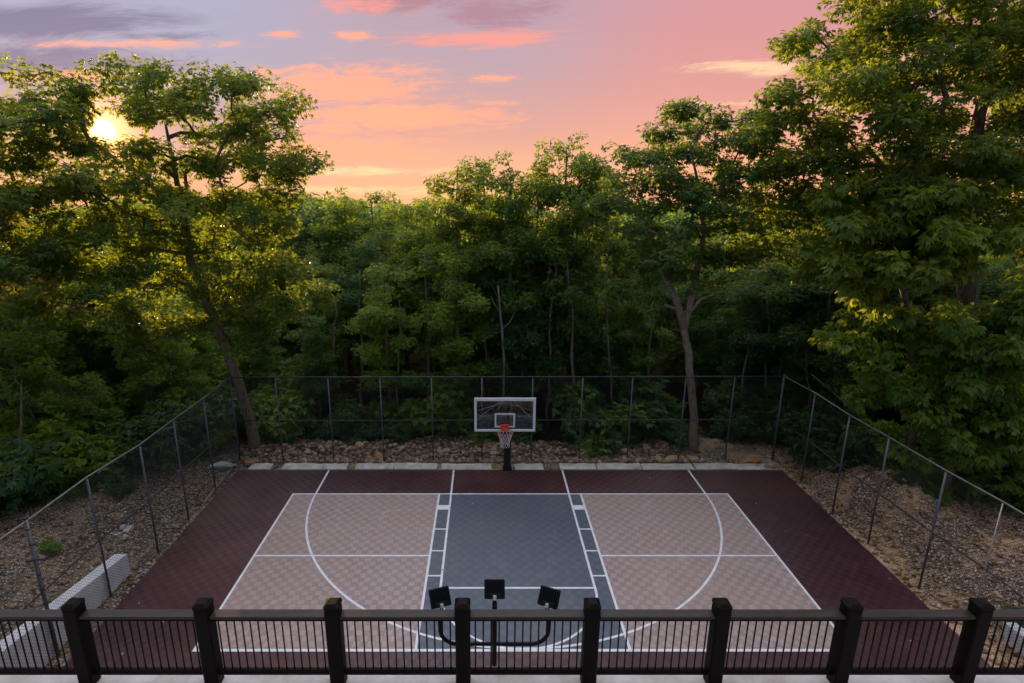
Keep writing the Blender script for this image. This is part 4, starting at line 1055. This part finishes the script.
base = nt.ramp(Z, [(0.0, (0.86, 0.42, 0.24)), (0.016, (0.85, 0.40, 0.25)), (0.092, (0.67, 0.312, 0.255)), (0.145, (0.56, 0.305, 0.30)), (0.205, (0.46, 0.312, 0.365)), (0.28, (0.43, 0.30, 0.37))] + zen)
pink = nt.ramp(Z, [(0.0, (0.86, 0.37, 0.22)), (0.06, (0.84, 0.35, 0.24)), (0.145, (0.68, 0.288, 0.25)), (0.21, (0.635, 0.268, 0.26)), (0.28, (0.59, 0.27, 0.30))] + zen)
col = nt.mix(nt.ss(U, 0.0, 0.36), base, pink)
blue = nt.ramp(Z, [(0.0, (0.82, 0.38, 0.24)), (0.09, (0.56, 0.31, 0.31)), (0.19, (0.39, 0.34, 0.44)), (0.28, (0.37, 0.37, 0.51))] + zen)
col = nt.mix(nt.ss(nt.math('MULTIPLY', U, -1.0), 0.10, 0.50), col, blue)
def cnoise(su, sv, w_, sc, dist):
    cv = nt.new('ShaderNodeCombineXYZ'); nt.l.new(nt.math('MULTIPLY', U, su), cv.inputs[0])
    # wisps rise slightly to the right
    nt.l.new(nt.math('MULTIPLY', nt.math('ADD', V, nt.math('MULTIPLY', U, -0.045)), sv), cv.inputs[1]); cv.inputs[2].default_value = w_
    return nt.math('MULTIPLY_ADD', nt.noise(cv.outputs[0], sc, 8, 0.74, dist), 3.0, c=-1.5)
n1 = cnoise(3.0, 16.0, 0.0, 1.3, 0.5)
n2 = cnoise(6.0, 34.0, 4.7, 1.6, 0.6)
def gauss(cu, cvv, ru, rv):
    a = nt.math('DIVIDE', nt.math('SUBTRACT', U, cu), ru); b = nt.math('DIVIDE', nt.math('SUBTRACT', V, cvv), rv)
    return nt.math('EXPONENT', nt.math('MULTIPLY', nt.math('ADD', nt.math('MULTIPLY', a, a), nt.math('MULTIPLY', b, b)), -1.0))
front = nt.ss(Y, 0.0, 0.25)
def uv(px, py):
    u_ = (px - CX) / F_PX; v_ = (341.5 - py) / F_PX; y_ = CT + v_ * ST; return u_ / y_, (-ST + v_ * CT) / y_
def cloud(col, blobs, nz, lo, hi, c, k=1.0):
    tot = None
    for px, py, rx, ry, s in blobs:
        u_, v_ = uv(px, py); g = nt.math('MULTIPLY', gauss(u_, v_, rx / 560, ry / 590), s)
        tot = g if tot is None else nt.math('MAXIMUM', tot, g)
    d = nt.ss(nt.math('ADD', nz, tot), lo, hi)
    d = nt.math('MULTIPLY', d, nt.ss(tot, 0.02, 0.30))
    d = nt.math('MULTIPLY', nt.math('MULTIPLY', d, front), k)
    return nt.mix(d, col, c)
# violet-grey banks upper left and the big cloud at the top centre, then coral lit wisps
col = cloud(col, [(30, 22, 120, 16, .8), (20, 62, 150, 16, .75), (160, 36, 60, 6, .5)], n1, -.05, .8, (0.175, 0.15, 0.26), .92)
col = cloud(col, [(485, 14, 60, 17, 1.15), (405, 2, 45, 11, .9)], n1, .15, .85, (0.40, 0.20, 0.25), .95)
col = cloud(col, [(490, 39, 85, 7, 1.15), (365, 5, 45, 9, .85)], n2, .1, .9, (0.82, 0.29, 0.24), .95)
col = cloud(col, [(345, 85, 90, 18, 1.0), (390, 118, 100, 12, 1.1), (330, 150, 110, 12, .9), (350, 36, 22, 6, .9), (285, 34, 20, 4, .9), (135, 44, 85, 4, .85), (60, 76, 90, 7, .7), (265, 72, 14, 6, .8), (488, 78, 25, 4, .7), (490, 103, 26, 3, .7)],
            n2, .12, .90, (0.95, 0.36, 0.215), .95)
col = cloud(col, [(760, 68, 60, 8, .95), (770, 104, 85, 4, .9), (360, 172, 110, 5, .85), (370, 190, 110, 6, .9), (900, 60, 60, 5, .7)], n2, .2, 1.1, (0.92, 0.60, 0.34), .9)
# aureole round the low sun
sd = Vector((SUN_U, 1.0, SUN_V)).normalized()
dt = nt.new('ShaderNodeVectorMath', operation='DOT_PRODUCT'); nt.l.new(tc.outputs['Generated'], dt.inputs[0]); dt.inputs[1].default_value = sd
ac = nt.math('ARCCOSINE', nt.math('MINIMUM', dt.outputs['Value'], 0.9999999))
def halo(sig, c, k):
    q = nt.math('DIVIDE', ac, sig); e = nt.math('EXPONENT', nt.math('MULTIPLY', nt.math('MULTIPLY', q, q), -1.0))
    return nt.mix(e, (0, 0, 0), tuple(v * k for v in c))
for sig, c, k in ((0.12, (1.0, 0.28, 0.05), 0.12), (0.034, (1.0, 0.30, 0.0), 2.3), (0.009, (1.0, 0.60, 0.16), 26.0)):
    col = nt.mix(1.0, col, halo(sig, c, k), 'ADD')
# the sky opposite the sunset is darker and bluer
col = nt.mix(nt.math('MULTIPLY', nt.ss(nt.math('MULTIPLY', Y, -1.0), -0.10, 0.35), nt.math('SUBTRACT', 1.0, nt.ss(Z, 0.45, 0.8))), col, (0.62, 0.80, 1.10))
back = nt.math('MULTIPLY_ADD', nt.ss(Y, -0.35, 0.25), 0.74, c=0.26)
nt.l.new(col, bg.inputs[0]); nt.l.new(nt.math('MULTIPLY', back, 0.47), bg.inputs[1])
nt.l.new(bg.outputs[0], add.inputs[0]); nt.l.new(bg2.outputs[0], add.inputs[1]); nt.l.new(add.outputs[0], out.inputs[0])

sl = bpy.data.lights.new('sun', 'SUN'); sl.energy = 5.0; sl.angle = math.radians(0.6); sl.color = (1.0, 0.66, 0.28)
so = bpy.data.objects.new('sun', sl); C.objects.link(so)
dirv = Vector((math.sin(-SUN_AZ) * math.cos(SUN_EL), math.cos(SUN_AZ) * math.cos(SUN_EL), math.sin(SUN_EL)))
so.rotation_euler = dirv.to_track_quat('Z', 'Y').to_euler(); so.location = (0, 0, 40)

# ---------------------------------------------------------------- camera
cam = bpy.data.cameras.new('camera'); cam.sensor_width = 36.0; cam.lens = F_PX / 1024 * 36.0; cam.clip_end = 4000; cam.shift_x = (512 - CX) / 1024; cam.clip_start = 0.1
co = bpy.data.objects.new('camera', cam); C.objects.link(co); co.location = (0, 0, CAM_H * FT); co.rotation_euler = (math.pi / 2 - TH, 0, 0)
scene.camera = co
scene.view_settings.view_transform = 'Standard'; scene.view_settings.look = 'None'; scene.view_settings.exposure = 1.3; scene.view_settings.gamma = 1.0
scene.cycles.use_denoising = True
scene.cycles.max_bounces = 6; scene.cycles.diffuse_bounces = 3; scene.cycles.glossy_bounces = 2; scene.cycles.transmission_bounces = 3; scene.cycles.transparent_max_bounces = 8
